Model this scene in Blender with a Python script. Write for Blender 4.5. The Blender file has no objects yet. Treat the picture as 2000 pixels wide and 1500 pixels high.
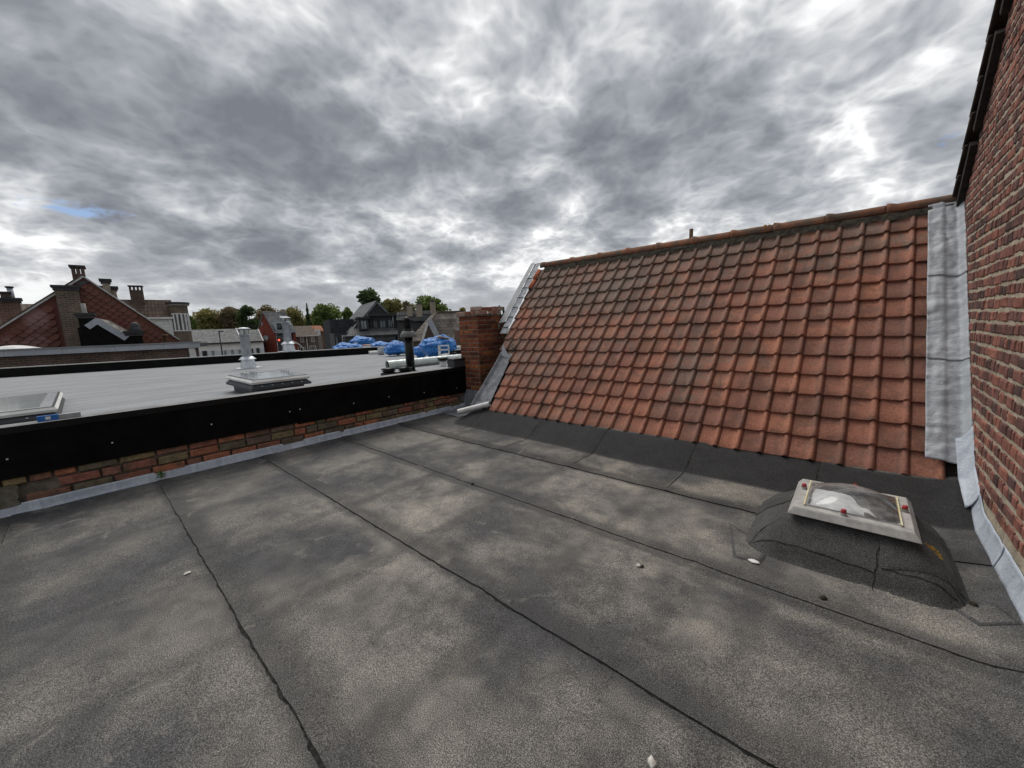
import bpy, bmesh, math, random
from mathutils import Vector, Matrix, noise
random.seed(7)
SC = bpy.context.scene
COL = SC.collection
RAD = math.radians
# ------------------------------------------------------------------ camera, sky, sun, exposure
RM = ((0.7461086, 0.0661899, -0.6625261), (0.6645786, -0.1348704, 0.7349458), (-0.0407091, -0.98865, -0.1446164))
EYE = Vector((0, 0, 1.5))
FPX = 752.0
cam_d = bpy.data.cameras.new('camera'); cam = bpy.data.objects.new('camera', cam_d); COL.objects.link(cam)
cam_d.sensor_width = 36; cam_d.lens = FPX / 2000 * 36; cam_d.clip_end = 6000; cam_d.clip_start = .05
m = Matrix.Identity(4)
for i in range(3):
    m[i][0] = RM[i][0]; m[i][1] = -RM[i][1]; m[i][2] = -RM[i][2]; m[i][3] = EYE[i]
cam.matrix_world = m
SC.camera = cam
SC.cycles.max_bounces = 6; SC.cycles.diffuse_bounces = 3; SC.cycles.glossy_bounces = 3; SC.cycles.transparent_max_bounces = 8; SC.cycles.caustics_reflective = False; SC.cycles.caustics_refractive = False
SC.view_settings.view_transform = 'Standard'; SC.view_settings.look = 'None'
SC.view_settings.exposure = 0.5; SC.view_settings.gamma = 1
SUN = Vector((-0.50, 0.22, 0.84)).normalized()      # towards the sun, behind the cloud
sun_d = bpy.data.lights.new('sun', 'SUN'); sun = bpy.data.objects.new('sun', sun_d); COL.objects.link(sun)
sun_d.energy = 1.5; sun_d.angle = RAD(40); sun_d.color = (1, .95, .88)
sun.rotation_euler = SUN.to_track_quat('Z', 'Y').to_euler()
world = bpy.data.worlds.new('World'); SC.world = world; world.use_nodes = True


class NT:
    def __init__(s, nt): s.nt = nt; s.n = nt.nodes; s.l = nt.links
    def new(s, t, **k):
        nd = s.n.new(t)
        for a, b in k.items(): setattr(nd, a, b)
        return nd
    def put(s, sock, v):
        if v is None: return
        if hasattr(v, 'is_linked') or isinstance(v, bpy.types.NodeSocket): s.l.new(v, sock)
        elif isinstance(v, (tuple, list)) and sock.type == 'RGBA' and len(v) == 3: sock.default_value = (*v, 1)
        else: sock.default_value = v
    def noise(s, vec, scale, detail=4, rough=.55, dist=0, out=0, dims='3D'):
        nd = s.new('ShaderNodeTexNoise', noise_dimensions=dims)
        if vec is not None: s.put(nd.inputs['Vector'], vec)
        s.put(nd.inputs['Scale'], scale); nd.inputs['Detail'].default_value = detail; nd.inputs['Roughness'].default_value = rough
        nd.inputs['Distortion'].default_value = dist
        return nd.outputs[out]
    def vor(s, vec, scale, feature='F1', out='Distance', rnd=1):
        nd = s.new('ShaderNodeTexVoronoi', feature=feature)
        s.put(nd.inputs['Vector'], vec); nd.inputs['Scale'].default_value = scale; nd.inputs['Randomness'].default_value = rnd
        return nd.outputs[out]
    def math(s, op, a, b=None, c=None, clamp=False):
        nd = s.new('ShaderNodeMath', operation=op, use_clamp=clamp)
        s.put(nd.inputs[0], a); s.put(nd.inputs[1], b); s.put(nd.inputs[2], c)
        return nd.outputs[0]
    def vm(s, op, a, b=None, out=0):
        nd = s.new('ShaderNodeVectorMath', operation=op); s.put(nd.inputs[0], a); s.put(nd.inputs[1], b)
        return nd.outputs[out]
    def scale(s, v, k):
        nd = s.new('ShaderNodeVectorMath', operation='MULTIPLY'); s.put(nd.inputs[0], v); nd.inputs[1].default_value = k if isinstance(k, tuple) else (k, k, k)
        return nd.outputs[0]
    def rng(s, v, a, b, c=0, d=1, smooth=True):
        nd = s.new('ShaderNodeMapRange', interpolation_type='SMOOTHSTEP' if smooth else 'LINEAR')
        s.put(nd.inputs[0], v)
        for i, q in enumerate((a, b, c, d)): s.put(nd.inputs[i + 1], q)
        return nd.outputs[0]
    def mix(s, f, a, b, blend='MIX'):
        nd = s.new('ShaderNodeMix', data_type='RGBA', blend_type=blend)
        s.put(nd.inputs[0], f); s.put(nd.inputs[6], a); s.put(nd.inputs[7], b)
        return nd.outputs[2]
    def ramp(s, f, stops, interp='LINEAR'):
        nd = s.new('ShaderNodeValToRGB'); cr = nd.color_ramp; cr.interpolation = interp
        while len(cr.elements) > 1: cr.elements.remove(cr.elements[-1])
        cr.elements[0].position = stops[0][0]; cr.elements[0].color = (*stops[0][1], 1)
        for p, c in stops[1:]:
            e = cr.elements.new(p); e.color = (*c, 1)
        s.put(nd.inputs[0], f)
        return nd.outputs[0]
    def sep(s, v):
        nd = s.new('ShaderNodeSeparateXYZ'); s.put(nd.inputs[0], v); return nd.outputs
    def comb(s, x, y, z):
        nd = s.new('ShaderNodeCombineXYZ')
        for i, q in enumerate((x, y, z)): s.put(nd.inputs[i], q)
        return nd.outputs[0]


SKYOFF = (33.895, 23.272, 0.0); SKYADD = .030


def build_sky():
    t = NT(world.node_tree); t.n.clear()
    out = t.new('ShaderNodeOutputWorld'); bg = t.new('ShaderNodeBackground'); t.l.new(bg.outputs[0], out.inputs[0])
    sky = t.new('ShaderNodeTexSky', sky_type='NISHITA', sun_disc=False)
    sky.sun_elevation = math.asin(SUN.z); sky.sun_rotation = math.atan2(SUN.x, SUN.y)
    blue = t.scale(sky.outputs[0], 0.10)
    d = t.vm('NORMALIZE', t.new('ShaderNodeTexCoord').outputs['Generated'])
    x, y, z = t.sep(d)
    zz = t.math('ADD', t.math('MAXIMUM', z, 0.0), 0.30)
    p = t.vm('ADD', t.comb(t.math('DIVIDE', x, zz), t.math('DIVIDE', y, zz), 0.0), SKYOFF)
    # the cloud deck is a plane high above: streets run away to the horizon
    w = t.noise(p, 3.4, 3, .55, 0, 1, '2D')
    pw = t.vm('ADD', p, t.scale(t.vm('SUBTRACT', w, (0.5, 0.5, 0.5)), 0.13))
    big = t.noise(p, 0.85, 1, .5, 0, 0, '2D')
    mid = t.noise(t.vm('ADD', pw, (1.7, 2.2, 0.0)), 2.4, 5, .52, 0, 0, '2D')
    fine = t.noise(t.vm('ADD', pw, (8.7, 0.2, 0.0)), 8.0, 6, .62, 0, 0, '2D')
    vo = t.new('ShaderNodeTexVoronoi', feature='SMOOTH_F1', voronoi_dimensions='2D'); t.put(vo.inputs['Vector'], pw); vo.inputs['Scale'].default_value = 3.0
    vo.inputs['Detail'].default_value = 3.0; vo.inputs['Roughness'].default_value = .6; vo.inputs['Lacunarity'].default_value = 2.3; vo.inputs['Smoothness'].default_value = .8
    puff = t.math('SUBTRACT', .62, vo.outputs['Distance'])
    thick = t.math('ADD', t.math('ADD', t.math('MULTIPLY', big, .58), t.math('MULTIPLY', mid, .42)), t.math('MULTIPLY', fine, .16))
    thick = t.math('ADD', thick, t.math('MULTIPLY', puff, .22))
    thick = t.math('ADD', t.math('MULTIPLY', t.math('SUBTRACT', t.math('ADD', thick, SKYADD), .5), .84), .5)
    colr = t.ramp(thick, [(.37, (1.0, 1.0, 1.0)), (.42, (.92, .925, .93)), (.455, (.68, .69, .705)), (.50, (.49, .505, .53)), (.555, (.35, .368, .40)), (.62, (.25, .266, .298)), (.70, (.18, .196, .228))])
    # distant cloud bases are paler close to the horizon
    colr = t.mix(t.rng(z, .02, .20, .45, 0), colr, (.58, .60, .61))
    gap = t.rng(thick, .24, .27, .9, 0)
    # two blue gaps in the deck
    for (gx, gy, gz), sh, r0 in (((-.976, .045, .219), (15, 14, 62), 1.15), ((.080, .955, .262), (40, 30, 62), 1.0)):
        q = t.scale(t.vm('SUBTRACT', d, (gx, gy, gz)), sh)
        ln = t.math('ADD', t.vm('LENGTH', q, None, 'Value'), t.math('ADD', t.math('MULTIPLY', t.math('SUBTRACT', fine, .5), 3.4), t.math('MULTIPLY', t.math('SUBTRACT', mid, .5), 3.0)))
        gap = t.math('MAXIMUM', gap, t.rng(ln, r0 * .35, r0 * 1.1, .95, 0))
    bluec = t.mix(.45, blue, (.17, .30, .60))
    col = t.mix(gap, colr, bluec)
    t.l.new(col, bg.inputs[0]); bg.inputs[1].default_value = 0.78


build_sky()
world.cycles.sampling_method = 'NONE'      # an even overcast sky needs no importance map

# ------------------------------------------------------------------ helpers


def ray(px, py):
    c = Vector((px - 1000, py - 750, FPX)).normalized()
    return Vector([RM[i][0] * c[0] + RM[i][1] * c[1] + RM[i][2] * c[2] for i in range(3)])


def hit(px, py, p0, n):
    d = ray(px, py); n = Vector(n); return EYE + d * ((Vector(p0) - EYE).dot(n) / d.dot(n))


def onz(px, py, z): return hit(px, py, (0, 0, z), (0, 0, 1))
def onx(px, py, x): return hit(px, py, (x, 0, 0), (1, 0, 0))


class MB:
    def __init__(s): s.v = []; s.f = []; s.sm = []
    def add(s, vs, fs, smooth=False):
        b = len(s.v); s.v += [tuple(v) for v in vs]
        for f in fs: s.f.append(tuple(i + b for i in f)); s.sm.append(smooth)
        return s
    def box(s, a, b, mat=None):
        (x0, y0, z0), (x1, y1, z1) = a, b
        vs = [Vector(q) for q in ((x0, y0, z0), (x1, y0, z0), (x1, y1, z0), (x0, y1, z0), (x0, y0, z1), (x1, y0, z1), (x1, y1, z1), (x0, y1, z1))]
        if mat is not None: vs = [mat @ q for q in vs]
        return s.add(vs, [(0, 3, 2, 1), (4, 5, 6, 7), (0, 1, 5, 4), (1, 2, 6, 5), (2, 3, 7, 6), (3, 0, 4, 7)])
    def bar(s, p0, p1, w, h, up=(0, 0, 1)):
        p0 = Vector(p0); p1 = Vector(p1); d = (p1 - p0).normalized(); r = d.cross(Vector(up)).normalized(); u = r.cross(d)
        vs = []
        for p in (p0, p1):
            for a, b in ((-1, -1), (1, -1), (1, 1), (-1, 1)): vs.append(p + r * a * w / 2 + u * b * h / 2)
        return s.add(vs, [(3, 2, 1, 0), (4, 5, 6, 7), (0, 1, 5, 4), (1, 2, 6, 5), (2, 3, 7, 6), (3, 0, 4, 7)])
    def tube(s, pts, rs, n=14, caps=True, inner=None):
        pts = [Vector(p) for p in pts]
        if not isinstance(rs, (list, tuple)): rs = [rs] * len(pts)
        b = len(s.v); ref = None
        for i, p in enumerate(pts):
            d = (pts[min(i + 1, len(pts) - 1)] - pts[max(i - 1, 0)]).normalized()
            if ref is None: ref = d.cross(Vector((0, 0, 1)) if abs(d.z) < .9 else Vector((1, 0, 0))).normalized()
            else: ref = (ref - d * ref.dot(d)).normalized()
            o = d.cross(ref)
            for k in range(n):
                a = 2 * math.pi * k / n; s.v.append(tuple(p + (ref * math.cos(a) + o * math.sin(a)) * rs[i]))
        for i in range(len(pts) - 1):
            for k in range(n):
                k2 = (k + 1) % n; s.f.append((b + i * n + k, b + i * n + k2, b + (i + 1) * n + k2, b + (i + 1) * n + k)); s.sm.append(True)
        if caps:
            s.f.append(tuple(b + k for k in range(n))[::-1]); s.sm.append(False)
            e = b + (len(pts) - 1) * n; s.f.append(tuple(e + k for k in range(n))); s.sm.append(False)
        return s
    def lathe(s, prof, c=(0, 0, 0), n=28, smooth=True):
        b = len(s.v)
        for r, z in prof:
            for k in range(n):
                a = 2 * math.pi * k / n; s.v.append((c[0] + r * math.cos(a), c[1] + r * math.sin(a), c[2] + z))
        for i in range(len(prof) - 1):
            for k in range(n):
                k2 = (k + 1) % n; s.f.append((b + i * n + k, b + i * n + k2, b + (i + 1) * n + k2, b + (i + 1) * n + k)); s.sm.append(smooth)
        return s
    def prism(s, poly, y0, y1):            # poly in (x,z), extruded in y
        n = len(poly); vs = [(x, y0, z) for x, z in poly] + [(x, y1, z) for x, z in poly]
        return s.add(vs, [tuple(range(n)), tuple(range(2 * n - 1, n - 1, -1))] + [(i, i + n, (i + 1) % n + n, (i + 1) % n) for i in range(n)])
    def slab(s, quad, t):                  # quad of 4 points thickened along its normal (downwards)
        q = [Vector(p) for p in quad]; n = (q[1] - q[0]).cross(q[2] - q[0]).normalized() * t
        vs = q + [p - n for p in q]; k = len(q)
        return s.add(vs, [tuple(range(k)), tuple(range(2 * k - 1, k - 1, -1))] + [(i, i + k, (i + 1) % k + k, (i + 1) % k) for i in range(k)])
    def grid(s, nu, nv, fn, smooth=True):
        b = len(s.v)
        for j in range(nv + 1):
            for i in range(nu + 1): s.v.append(tuple(fn(i / nu, j / nv)))
        for j in range(nv):
            for i in range(nu):
                a = b + j * (nu + 1) + i; s.f.append((a, a + 1, a + nu + 2, a + nu + 1)); s.sm.append(smooth)
        return s
    def mesh(s, name, mat):
        me = bpy.data.meshes.new(name); me.from_pydata(s.v, [], s.f)
        me.polygons.foreach_set('use_smooth', s.sm); me.materials.append(mat)
        bm = bmesh.new(); bm.from_mesh(me); bmesh.ops.recalc_face_normals(bm, faces=bm.faces); bm.to_mesh(me); bm.free()
        me.update(); return me


def obj(name, mb, mat, parent=None, label=None, loc=None):
    me = mb.mesh(name, mat) if isinstance(mb, MB) else mb
    o = bpy.data.objects.new(name, me); COL.objects.link(o)
    if parent is not None: o.parent = parent
    if loc is not None: o.location = loc
    if label: o['label'] = label
    return o


def tag(o, label, cat, group=None, kind=None):
    o['label'] = label; o['category'] = cat
    if group: o['group'] = group
    if kind: o['kind'] = kind
    return o


def thing(name, label, cat, loc=(0, 0, 0), rotz=0, group=None):
    o = bpy.data.objects.new(name, None); COL.objects.link(o); o.empty_display_size = .2
    o.location = loc; o.rotation_euler = (0, 0, rotz)
    return tag(o, label, cat, group)


def solid(o, t=.003, off=0):
    md = o.modifiers.new('thickness', 'SOLIDIFY'); md.thickness = t; md.offset = off; return o


def sstep(a, b, x):
    t = max(0, min(1, (x - a) / (b - a))); return t * t * (3 - 2 * t)


def nz(x, y=0, z=0): return noise.noise(Vector((x, y, z)))


def pmat(name, rough=.8, spec=.3, metal=0.0):
    mt = bpy.data.materials.new(name); mt.use_nodes = True
    t = NT(mt.node_tree); b = t.n['Principled BSDF']
    b.inputs['Roughness'].default_value = rough; b.inputs['Specular IOR Level'].default_value = spec; b.inputs['Metallic'].default_value = metal
    return mt, t, b


def bump(t, b, h, strength=.4, dist=.01):
    nd = t.new('ShaderNodeBump'); nd.inputs['Strength'].default_value = strength; nd.inputs['Distance'].default_value = dist
    t.put(nd.inputs['Height'], h); t.l.new(nd.outputs[0], b.inputs['Normal'])


def pos(t): return t.new('ShaderNodeNewGeometry').outputs['Position']
def objco(t): return t.new('ShaderNodeTexCoord').outputs['Object']


def rnd(t):
    a = t.new('ShaderNodeObjectInfo').outputs['Random']; g = t.new('ShaderNodeNewGeometry').outputs['Random Per Island']
    return t.math('FRACT', t.math('ADD', a, t.math('MULTIPLY', g, 7.31)))


def simple(name, c1, c2=None, scale=4, rough=.7, spec=.3, metal=0., bmp=0, bscale=60, jitter=0, detail=5):
    mt, t, b = pmat(name, rough, spec, metal)
    c2 = c2 or tuple(q * .75 for q in c1)
    n = t.rng(t.noise(pos(t), scale, detail, .6), .35, .65)
    c = t.mix(n, c1, c2)
    if jitter: c = t.mix(1.0, c, t.ramp(rnd(t), [(0, (1 - jitter,) * 3), (1, (1 + jitter,) * 3)]), 'MULTIPLY')
    t.l.new(c, b.inputs['Base Color'])
    if bmp: bump(t, b, t.noise(pos(t), bscale, 4, .6), bmp, .01)
    return mt


def felt_mat(name, dark, tan, dusty=1.0, flatc=None):
    mt, t, b = pmat(name, .85, .25)
    g = t.new('ShaderNodeNewGeometry'); P = g.outputs['Position']
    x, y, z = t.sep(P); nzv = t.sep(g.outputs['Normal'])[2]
    n1 = t.noise(t.scale(P, (1.0, 1.15, 1)), .95, 4, .55, .3)
    n2 = t.noise(t.vm('ADD', P, (5, 3, 1)), 2.6, 5, .6, .4)
    n3 = t.noise(t.scale(P, (3.2, .9, 1)), 1.6, 4, .6)
    # dust settles in the shallow hollows between the laps
    wob = t.math('MULTIPLY', t.math('SUBTRACT', n2, .5), .12)
    fy = t.math('FRACT', t.math('ADD', t.math('DIVIDE', t.math('SUBTRACT', y, .376), .978), wob))
    mid = t.math('MULTIPLY', t.rng(fy, .07, .22), t.rng(fy, .99, .93))
    fx = t.math('FRACT', t.math('ADD', t.math('DIVIDE', t.math('ADD', x, .31), .98), t.math('MULTIPLY', wob, 1.2)))
    brd = t.math('MULTIPLY', t.rng(fx, 0.02, .10), t.rng(fx, .98, .90))
    n4 = t.noise(t.vm('ADD', P, (11, 5, 2)), 6.5, 5, .62, .6)
    cellm = t.math('MULTIPLY', t.math('ADD', t.math('MULTIPLY', mid, .75), .25), t.math('ADD', t.math('MULTIPLY', brd, .5), .5))
    m_ = t.math('MULTIPLY', cellm, t.rng(n1, .36, .66))
    m_ = t.math('MULTIPLY', m_, t.rng(t.math('ADD', t.math('MULTIPLY', n2, .5), t.math('MULTIPLY', n4, .5)), .30, .68))
    # the middle of the roof is the low part where water stands and silt stays behind
    ctr = t.vm('LENGTH', t.scale(t.vm('SUBTRACT', P, (-1.7, 2.3, 0.0)), (.30, .46, 0.0)), None, 'Value')
    m_ = t.math('MULTIPLY', m_, t.rng(t.math('ADD', ctr, t.math('MULTIPLY', t.math('SUBTRACT', n2, .5), .6)), .35, 1.15, 1.15, .42))
    # silt rings where puddles dried
    pd = t.math('ABSOLUTE', t.math('SUBTRACT', t.noise(t.vm('ADD', P, (2, 8, 0)), .8, 3, .5), .56))
    ring = t.math('MULTIPLY', t.rng(pd, .018, .0), t.math('MULTIPLY', t.rng(n4, .45, .6), .35))
    m_ = t.math('MAXIMUM', m_, ring)
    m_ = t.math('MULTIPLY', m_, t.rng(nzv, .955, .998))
    m_ = t.math('MULTIPLY', m_, dusty)
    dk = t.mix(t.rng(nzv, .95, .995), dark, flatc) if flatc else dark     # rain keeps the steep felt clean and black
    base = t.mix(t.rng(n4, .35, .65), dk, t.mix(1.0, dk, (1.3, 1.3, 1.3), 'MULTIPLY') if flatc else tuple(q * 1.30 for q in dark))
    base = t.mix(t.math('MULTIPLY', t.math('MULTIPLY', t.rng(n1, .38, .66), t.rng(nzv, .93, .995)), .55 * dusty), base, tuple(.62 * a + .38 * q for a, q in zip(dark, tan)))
    # darker line along each lap where damp and dirt collect
    base = t.mix(t.math('MULTIPLY', t.math('SUBTRACT', 1.0, t.math('MULTIPLY', mid, t.math('ADD', t.math('MULTIPLY', brd, .6), .4))), .5), base, tuple(q * .72 for q in dark))
    c = t.mix(m_, base, tan)
    # slate granules
    gr = t.noise(P, 235, 2, .75)
    c = t.mix(1.0, c, t.ramp(gr, [(.33, (.24,) * 3), (.5, (.90,) * 3), (.64, (2.25,) * 3)]), 'MULTIPLY')
    sp = t.vor(P, 95)
    ksp = t.math('MULTIPLY', t.rng(sp, .10, .05), t.rng(t.noise(P, 31, 2), .56, .64))
    c = t.mix(t.math('MULTIPLY', ksp, .55), c, (.5, .48, .44))
    t.l.new(c, b.inputs['Base Color'])
    bump(t, b, t.math('ADD', gr, t.math('MULTIPLY', n2, 1.5)), .55, .004)
    return mt


M = {}
M['felt'] = felt_mat('weathered_felt', (.060, .060, .062), (.270, .252, .220))
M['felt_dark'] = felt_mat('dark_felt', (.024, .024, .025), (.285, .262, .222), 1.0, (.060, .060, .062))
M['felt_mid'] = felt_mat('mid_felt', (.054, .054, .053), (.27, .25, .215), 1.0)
M['bitumen'] = simple('bitumen', (.014, .014, .014), (.036, .035, .033), 30, .85, .08, bmp=.5, bscale=90)
M['mortar_cream'] = simple('cream_mortar', (.50, .44, .34), (.34, .30, .235), 14, .95, .1, bmp=.9, bscale=55)
M['mortar_grey'] = simple('grey_mortar', (.26, .235, .20), (.13, .12, .10), 9, .95, .1, bmp=.9, bscale=60)
M['black_panel'] = simple('black_panel', (.0028, .0028, .003), (.0065, .0065, .0065), 5, .45, .09, bmp=.12, bscale=2.5)
M['black_metal'] = simple('black_metal', (.006, .006, .0065), (.010, .010, .010), 6, .4, .25)
M['coping'] = simple('sky_sheen_coping', (.20, .20, .20), (.12, .12, .125), 6, .6, .4)  # light grey paints in the sky reflection on the top strip
M['white_plastic'] = simple('white_plastic', (.74, .74, .72), (.62, .62, .60), 8, .4, .5)
M['white_paint'] = simple('white_paint', (.72, .72, .70), (.58, .58, .56), 3, .6, .3)
M['screw'] = simple('screw_head', (.62, .60, .56), (.5, .5, .48), 8, .4, .5)
M['galv'] = simple('galvanised_steel', (.44, .46, .49), (.30, .32, .35), 9, .5, .5, .7)
M['galv_duct'] = simple('spiral_duct_steel', (.66, .70, .68), (.52, .57, .55), 5, .42, .5, .6)
M['alu_bright'] = simple('bright_aluminium', (.70, .72, .75), (.52, .55, .60), 12, .42, .5, .7)
M['rust'] = simple('rusty_iron', (.16, .09, .055), (.08, .055, .04), 20, .9, .2, bmp=.5)
M['red_cap'] = simple('red_plastic_cap', (.42, .03, .03), (.30, .025, .03), 30, .4, .5)
M['zinc_fascia'] = simple('zinc_fascia', (.40, .43, .47), (.33, .36, .40), 2, .55, .4)
M['charcoal'] = simple('charcoal_cladding', (.046, .049, .055), (.058, .061, .068), 1, .6, .3)
M['slate_roof'] = None


def brick_mat(name, stops, soot=(.05, .045, .04), sootamt=.5, bmp=.9):
    mt, t, b = pmat(name, .92, .15)
    P = pos(t); r = rnd(t)
    c = t.ramp(r, stops, 'CONSTANT' if len(stops) > 6 else 'LINEAR')
    n = t.noise(P, 22, 5, .65); n2 = t.noise(t.vm('ADD', P, (4, 1, 9)), 5, 4, .6)
    c = t.mix(1.0, c, t.ramp(n, [(.3, (.62,) * 3), (.7, (1.35,) * 3)]), 'MULTIPLY')
    c = t.mix(t.math('MULTIPLY', t.rng(n2, .46, .66), sootamt), c, soot)
    pit = t.rng(t.vor(P, 120), .12, .02)
    c = t.mix(t.math('MULTIPLY', pit, .5), c, (.03, .025, .02))
    t.l.new(c, b.inputs['Base Color'])
    bump(t, b, t.math('SUBTRACT', t.noise(P, 90, 4, .7), pit), bmp, .006)
    return mt


M['brick_old'] = brick_mat('old_parapet_brick', [(0, (.38, .155, .095)), (.16, (.30, .13, .095)), (.3, (.24, .19, .11)), (.42, (.42, .175, .10)), (.54, (.17, .145, .10)), (.66, (.28, .14, .10)), (.78, (.27, .21, .11)), (.9, (.18, .13, .105))], (.10, .085, .06), .75)
M['brick_chimney'] = brick_mat('chimney_brick', [(0, (.30, .095, .045)), (.18, (.18, .055, .035)), (.36, (.36, .13, .05)), (.5, (.22, .07, .045)), (.64, (.13, .045, .032)), (.78, (.28, .085, .045)), (.9, (.20, .075, .04))], (.03, .02, .017), .45)
M['brick_wall'] = brick_mat('gable_brick', [(0, (.25, .112, .090)), (.15, (.16, .082, .072)), (.3, (.30, .128, .096)), (.44, (.21, .10, .086)), (.58, (.115, .072, .066)), (.7, (.27, .122, .098)), (.84, (.185, .095, .082)), (.93, (.34, .15, .11))], (.045, .035, .032), .45)


def tile_mat(name, fresh=False):
    mt, t, b = pmat(name, .8, .25)
    P = pos(t); r = rnd(t)
    c = t.ramp(r, [(0, (.36, .155, .104)), (.2, (.25, .125, .095)), (.42, (.40, .168, .106)), (.6, (.28, .126, .092)), (.8, (.43, .185, .115)), (1, (.33, .15, .106))])
    n = t.noise(P, 9, 5, .65); n2 = t.noise(P, 1.2, 3, .5); n3 = t.noise(P, 60, 4, .7); n5 = t.noise(t.scale(P, (3.2, .55, .55)), 2.2, 5, .62)
    x, y, z = t.sep(P)
    # grey lichen film, heaviest towards the old upper courses by the verge
    up = t.math('ADD', t.math('MULTIPLY', z, .075), t.math('MULTIPLY', x, -.022))
    k = t.rng(t.math('ADD', t.math('ADD', t.math('MULTIPLY', n, .6), t.math('MULTIPLY', n2, .5)), up), .60, .86)
    c = t.mix(t.math('MULTIPLY', k, .80), c, (.20, .165, .135))
    c = t.mix(1.0, c, t.ramp(n3, [(.3, (.65,) * 3), (.7, (1.3,) * 3)]), 'MULTIPLY')
    sm = t.rng(t.math('ADD', t.math('MULTIPLY', r, .35), t.noise(t.vm('ADD', P, (2, 2, 7)), 4.5, 4, .6)), .66, .84)
    c = t.mix(t.math('MULTIPLY', sm, .5), c, (.10, .062, .05))
    c = t.mix(t.math('MULTIPLY', t.rng(n5, .52, .72), .55), c, (.10, .075, .062))
    lich = t.math('MULTIPLY', t.rng(t.vor(P, 26), .16, .09), t.rng(t.noise(P, 7, 2), .58, .66))
    c = t.mix(t.math('MULTIPLY', lich, .55), c, (.42, .38, .30))
    t.l.new(c, b.inputs['Base Color'])
    bump(t, b, t.math('ADD', n3, n), .5, .006)
    return mt


M['tile'] = tile_mat('clay_tile')
M['tile_new'] = simple('fresh_clay', (.50, .15, .07), (.40, .13, .07), 12, .8, .2, bmp=.3)
M['ridge'] = simple('ridge_clay', (.28, .12, .07), (.13, .095, .07), 7, .85, .2, bmp=.6, bscale=70, jitter=.2)
M['ridge_bed'] = simple('dark_ridge_mortar', (.055, .05, .042), (.10, .09, .07), 25, .95, .1, bmp=1, bscale=45)


def lead_mat(name, c1, c2, c3, rough=.5):
    mt, t, b = pmat(name, rough, .35, .0)
    P = pos(t)
    a = t.noise(t.scale(P, (2, 2, .7)), 4, 5, .6, .5); d = t.noise(P, 26, 5, .65)
    c = t.mix(t.rng(a, .35, .62), c1, c2)
    c = t.mix(t.math('MULTIPLY', t.rng(d, .55, .72), .7), c, c3)
    st = t.noise(t.scale(P, (9, 9, .6)), 3, 3, .6)
    c = t.mix(t.math('MULTIPLY', t.rng(st, .60, .70), .25), c, tuple(q * .55 for q in c1))
    t.l.new(c, b.inputs['Base Color'])
    cr = t.noise(t.scale(P, (5, 14, 16)), 1.6, 5, .65, .8)
    bump(t, b, t.math('ADD', t.math('ADD', a, t.math('MULTIPLY', d, .3)), t.math('MULTIPLY', cr, .7)), .5, .02)
    return mt


M['lead_new'] = lead_mat('new_lead', (.42, .447, .48), (.35, .375, .405), (.52, .545, .57), .55)
M['lead_blue'] = lead_mat('weathered_lead', (.52, .575, .65), (.40, .445, .52), (.70, .73, .76), .6)
M['lead_old'] = lead_mat('old_lead', (.25, .26, .285), (.15, .16, .178), (.40, .41, .42), .6)
M['foil'] = simple('crumpled_foil', (.34, .36, .39), (.16, .175, .20), 34, .5, .4, .0, bmp=1, bscale=35)


def nroof_mat():
    mt, t, b = pmat('new_grey_felt', .85, .12)
    P = pos(t)
    n = t.noise(t.scale(P, (2.2, .5, 1)), 1.4, 5, .6); n2 = t.noise(P, 90, 3, .7); n3 = t.noise(t.scale(P, (7, 1.1, 1)), 1.8, 5, .65)
    c = t.mix(t.rng(n, .35, .65), (.245, .255, .268), (.305, .315, .328))
    c = t.mix(t.math('MULTIPLY', t.rng(n3, .60, .72), .6), c, (.42, .44, .46))
    c = t.mix(1.0, c, t.ramp(n2, [(.3, (.75,) * 3), (.7, (1.25,) * 3)]), 'MULTIPLY')
    t.l.new(c, b.inputs['Base Color']); bump(t, b, t.math('ADD', n2, n3), .3, .01)
    return mt


M['nroof'] = nroof_mat()


def glass_like(name, col, rough, transp, diff=.15):
    mt = bpy.data.materials.new(name); mt.use_nodes = True; t = NT(mt.node_tree); t.n.clear()
    o = t.new('ShaderNodeOutputMaterial'); g = t.new('ShaderNodeBsdfGlossy'); g.inputs['Roughness'].default_value = rough
    tr = t.new('ShaderNodeBsdfTransparent'); df = t.new('ShaderNodeBsdfDiffuse'); df.inputs[0].default_value = (*col, 1)
    tr.inputs[0].default_value = (*[.5 + .5 * q for q in col], 1)
    fr = t.new('ShaderNodeFresnel'); fr.inputs[0].default_value = 1.45
    P = pos(t); dn = t.rng(t.noise(P, 9, 5, .65), .4, .7, diff * .5, diff * 1.6)
    m1 = t.new('ShaderNodeMixShader'); t.put(m1.inputs[0], dn); t.l.new(tr.outputs[0], m1.inputs[1]); t.l.new(df.outputs[0], m1.inputs[2])
    m2 = t.new('ShaderNodeMixShader'); t.put(m2.inputs[0], t.math('MAXIMUM', fr.outputs[0], 1 - transp)); t.l.new(m1.outputs[0], m2.inputs[1]); t.l.new(g.outputs[0], m2.inputs[2])
    t.l.new(m2.outputs[0], o.inputs[0])
    return mt


M['acrylic'] = glass_like('clear_acrylic', (.80, .81, .82), .08, .95, .17)
M['pane'] = simple('window_glass', (.025, .028, .032), (.04, .045, .05), 2, .06, .8)
M['pane_pale'] = simple('pale_window_glass', (.20, .24, .27), (.28, .31, .33), 2, .12, .8)
M['frame_grey'] = simple('acrylic_flange', (.47, .46, .44), (.34, .335, .32), 14, .42, .5, bmp=.15)

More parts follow.
